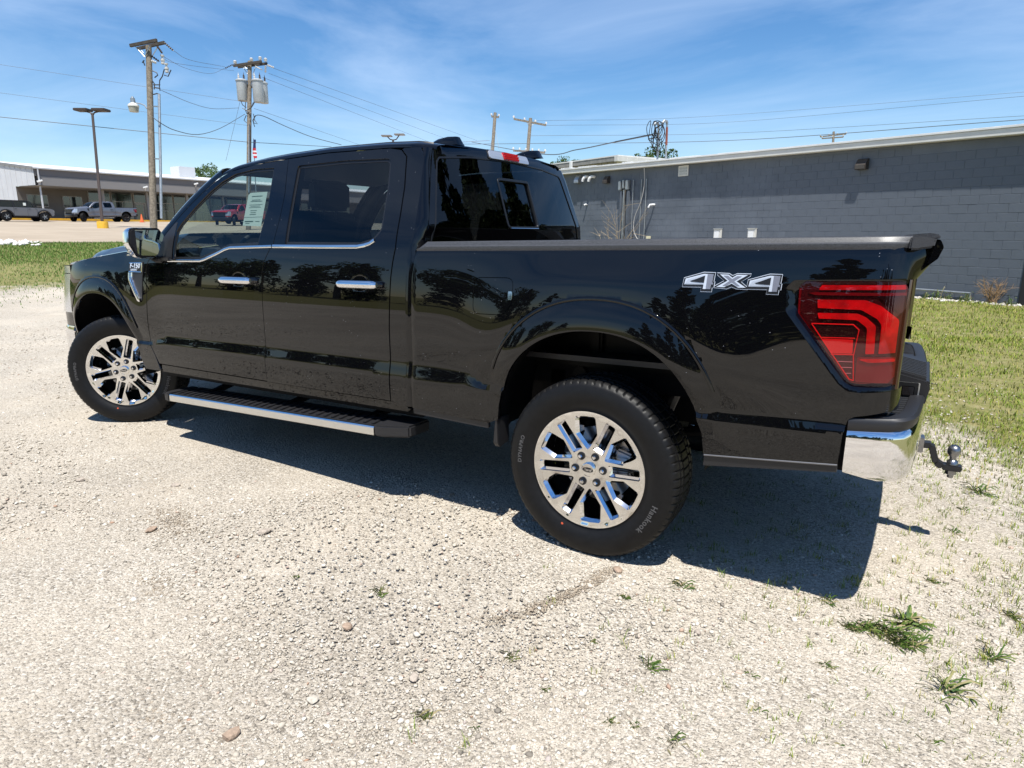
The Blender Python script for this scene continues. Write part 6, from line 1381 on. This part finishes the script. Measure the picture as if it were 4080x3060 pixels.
wire([(-60,460,44),(985,566,49.8)], .028, 'thick overhead cable passing behind both left poles', None); wire([(985,566,49.8),(1320,585,60)], .026, 'thick overhead cable running from the transformer pole over the cab', None)
wire([(693,203,33),(760,240,38),(896,266,50)], .018, 'highest wire strung between the crossarms of the two left poles'); wire([(650,222,33),(700,252,38),(932,282,50)], .016, 'middle wire strung between the crossarms of the two left poles'); wire([(650,225,33),(740,272,38),(840,293,45),(898,270,50)], .016, 'slack lowest wire between the crossarms of the two left poles')
wire([(643,360,33),(760,410,38),(850,433,44),(952,430,50)], .022, 'sagging service wire between the two left poles', None); wire([(600,460,33),(641,491,33),(700,520,36),(790,536,41),(880,510,46),(975,455,50)], .026, 'deepest sagging cable between the two left poles', None)
for l_, (a, c, r_) in zip(ORD, (((1090,272,50),(1900,560,95),.022), ((1070,292,50),(1850,580,95),.020), ((1046,308,50),(1800,600,95),.020), ((1012,432,50),(1500,600,80),.020))): wire([a, c], r_, '%s from the top of the thin wires slanting right from the transformer pole' % l_)
wire([(1010,490,50),(1016,462,50.2),(1050,463,51),(1130,500,53),(1240,545,58),(1360,577,62)], .035, 'thick black lead looping from the transformer pole towards the cab', None)
wire([(956,407,50),(900,640,50)], .018, 'straight guy wire slanting down from the transformer pole', None)
wire([(2100,482,58),(2800,465,75),(4140,362,60)], .020, 'topmost thin wire running right above the block building'); wire([(2170,500,58),(2900,487,70),(4140,378,50)], .020, 'second thin wire from the top above the block building'); wire([(2110,541,58),(2900,531,60),(4140,458,45)], .022, 'lowest thin wire above the block building')
wire([(1700,575,70),(2100,572,60),(2900,560,50),(4140,472,36)], .026, 'thicker cable running right above the block building', None)
wl_ = wl(10.85, -.2, 4.85); wire([(1880,566,62),(2151,613,40),(2300,596,32),(2450,566,26)], .03, 'twisted black service drop rising to the roof masts', None); 
Pm = [at(2450,566,26), np.array(wl_)]; b = MB(); b.tube(Pm, .03, 5); tag(b.build('overhead_wire', M_CABLE), 'short end of the service drop at the roof masts', 'wire')
wire([(1700,574,70),(1950,560,62)], .028, 'short light blue-grey cable left of the slim pole', None, m_=M_GALV)

# ------------------------------------------------------------------ trees
M_BARK = mat('bark', (.10,.08,.06), .9, noise=(12,.4,5)); M_LEAF = island_mat('broad_leaves', [(0,(.025,.050,.010)),(.5,(.050,.090,.018)),(1,(.095,.140,.035))], .6); M_CEDAR = island_mat('cedar_foliage', [(0,(.012,.026,.008)),(.5,(.026,.046,.013)),(1,(.055,.080,.024))], .7)
def leaf_cloud(cent, rad, n, size, seed):
    g = np.random.default_rng(seed); k = g.integers(0, len(cent), n); d = g.normal(0, 1, (n, 3)); d /= np.linalg.norm(d, axis=1)[:, None]; p = cent[k]+d*rad[k][:, None]*(g.uniform(.35, 1.0, n)**.5)[:, None]
    a = g.normal(0, 1, (n, 3)); a /= np.linalg.norm(a, axis=1)[:, None]; b_ = np.cross(a, g.normal(0, 1, (n, 3))); b_ /= np.linalg.norm(b_, axis=1)[:, None]; s = (size*g.uniform(.6, 1.4, n))[:, None]
    V = np.stack([p-a*s, p+b_*s*.55, p+a*s, p-b_*s*.55], 1).reshape(-1, 3); F = np.arange(4*n).reshape(n, 4); return V, F
def broad_tree(H, Rr, seed, n=2600, size=.14):
    g = np.random.default_rng(seed); m_ = 42; c = g.normal(0, 1, (m_, 3)); c /= np.linalg.norm(c, axis=1)[:, None]; c *= (g.uniform(.3, 1, m_)**.6)[:, None]*np.array([Rr, Rr, Rr*.75]); c[:, 2] += H-Rr*.75; r_ = g.uniform(.16, .34, m_)*Rr
    V, F = leaf_cloud(c, r_, n, size, seed); crown = mesh_np('crown', V, F, M_LEAF); b = MB(); b.tube([(0,0,-.2),(.05,0,H*.3),(-.05,.05,H*.7)], [Rr*.10,Rr*.075,Rr*.03], 8)
    for k in range(9): q = c[k*4]; b.tube([(0,0,H*(.30+.03*k)), tuple(q*np.array([.5,.5,.8])), tuple(q)], [Rr*.04,Rr*.025,Rr*.008], 5)
    o_ = b.build('trunk', M_BARK); t = o_.data; bpy.data.objects.remove(o_); return crown, t
def cedar_tree(H, Rr, seed, n=4200, size=.13):
    g = np.random.default_rng(seed); m_ = 90; z = g.uniform(.04, 1, m_)**.9; a = g.uniform(0, 2*math.pi, m_); rr = Rr*(1-z)**.75*g.uniform(.35, 1.0, m_)+.05; c = np.stack([rr*np.cos(a), rr*np.sin(a), z*H], 1); r_ = Rr*(.20*(1-z)+.07)*g.uniform(.7, 1.4, m_)
    V, F = leaf_cloud(c, r_, n, size, seed); crown = mesh_np('crown', V, F, M_CEDAR); b = MB(); b.tube([(0,0,-.2),(0,0,H*.92)], [Rr*.08,.02], 7)
    for k in range(12): b.tube([(0,0,c[k,2]*.9), tuple(c[k])], [.04,.012], 4)
    o_ = b.build('trunk', M_BARK); t = o_.data; bpy.data.objects.remove(o_); return crown, t
def plant(ms, x, y, label, name, scale=1.0, group=None, z=None, rz=None):
    t = thing(name, label, 'tree', (x, y, float(h_of(x, y)) if z is None else z), random.uniform(0, 6) if rz is None else rz, group); t.scale = (scale,)*3; link('crown', ms[0], t); link('trunk', ms[1], t); return t
def tree_at(px, py_top, d, H, Rr, seed, label, group=None, n=2600):
    p = at(px, py_top, d); ms = broad_tree(p[2]-float(h_of(p[0], p[1])), Rr, seed, n, Rr*.055); return plant(ms, p[0], p[1], label, 'broadleaf_tree', 1, group)
tree_at(822, 655, 110, 9, 2.3, 3, 'round leafy tree showing over the dealership roof')
tree_at(2610, 575, 72, 9, 2.6, 5, 'leafy tree crown behind the roof masts'); tree_at(2236, 631, 80, 8, 1.6, 8, 'small treetop between the cab and the metal building')
tree_at(2296, 636, 80, 8, 1.2, 9, 'smallest treetop, just left of the metal building downspout')
ced = [cedar_tree(8.2, 2.0, 21), cedar_tree(7.0, 1.7, 22), cedar_tree(6.2, 1.9, 23)]; brd = [broad_tree(7.5, 3.0, 31, 3600, .17), broad_tree(6.0, 2.6, 32, 3200, .16)]
GC = 'trees around the lot that show as reflections'
# cedars to the right of the block building (mirrored in the rear window)
for i, (x, y, s_) in enumerate([(5.9,14.4,.8),(6.9,13.6,.95),(7.9,14.2,1.15),(8.9,13.6,1.3),(9.9,14.2,1.42),(10.9,13.4,1.35),(11.9,14.0,1.42),(12.9,13.2,1.25),(13.9,13.8,1.15),(14.9,13.0,1.0),(15.9,13.4,.95),(9.0,17.0,1.4),(12.0,17.5,1.4),(17.0,13.0,.9),(18.2,12.5,.85),(7.4,16.5,1.1),(8.4,18.5,1.35),(10.4,17.0,1.45),(11.3,18.0,1.45),(13.4,17.0,1.4),(14.6,16.2,1.25),(16.2,15.5,1.1)]):
    plant(ced[i % 3], x, y, 'dark cedar beyond the right edge, mirrored in the rear window', 'cedar_tree', s_, GC)
for i, x in enumerate(np.arange(-70, 40, 2.3)):   # row along the far side of the lot behind the viewpoint
    y = -37+3*math.sin(i*1.7)+random.uniform(-1.5,1.5); s_ = random.uniform(.8, 1.25)
    if -21 < x < -8: continue
    plant((ced+brd[:1]+ced[:1])[i % 5], x, y, 'tree in the row across the lot, mirrored in the truck side', 'broadleaf_tree' if i % 5 == 3 else 'cedar_tree', s_, GC)
for x, y, s_ in ((-4.2,-15.5,.55),(-3.0,-16.0,.68),(-1.7,-15.4,.66),(-.4,-16.0,.75),(1.0,-15.4,.68),(2.4,-16.0,.78),(4.0,-16.0,.8),(5.6,-16.2,.85)): plant(ced[int(x) % 3], x, y, 'cedar of the near clump across the lot, mirrored below the 4X4 decal', 'cedar_tree', s_, GC)
# pole beyond the right edge, mirrored in the rear window
t_ = thing('utility_pole', 'utility pole beyond the right edge, mirrored in the rear window', 'utility pole', (15.5, 10.0, 0)); b = MB(); b.cyl((0,0,0), (0,0,8.5), .16, .12, 10); b.build('pole', M_WOOD, t_); pbar(t_, 'crossarm', M_WOODD, (-.6,.9,7.6), (.6,-.9,7.6), .12, .15)
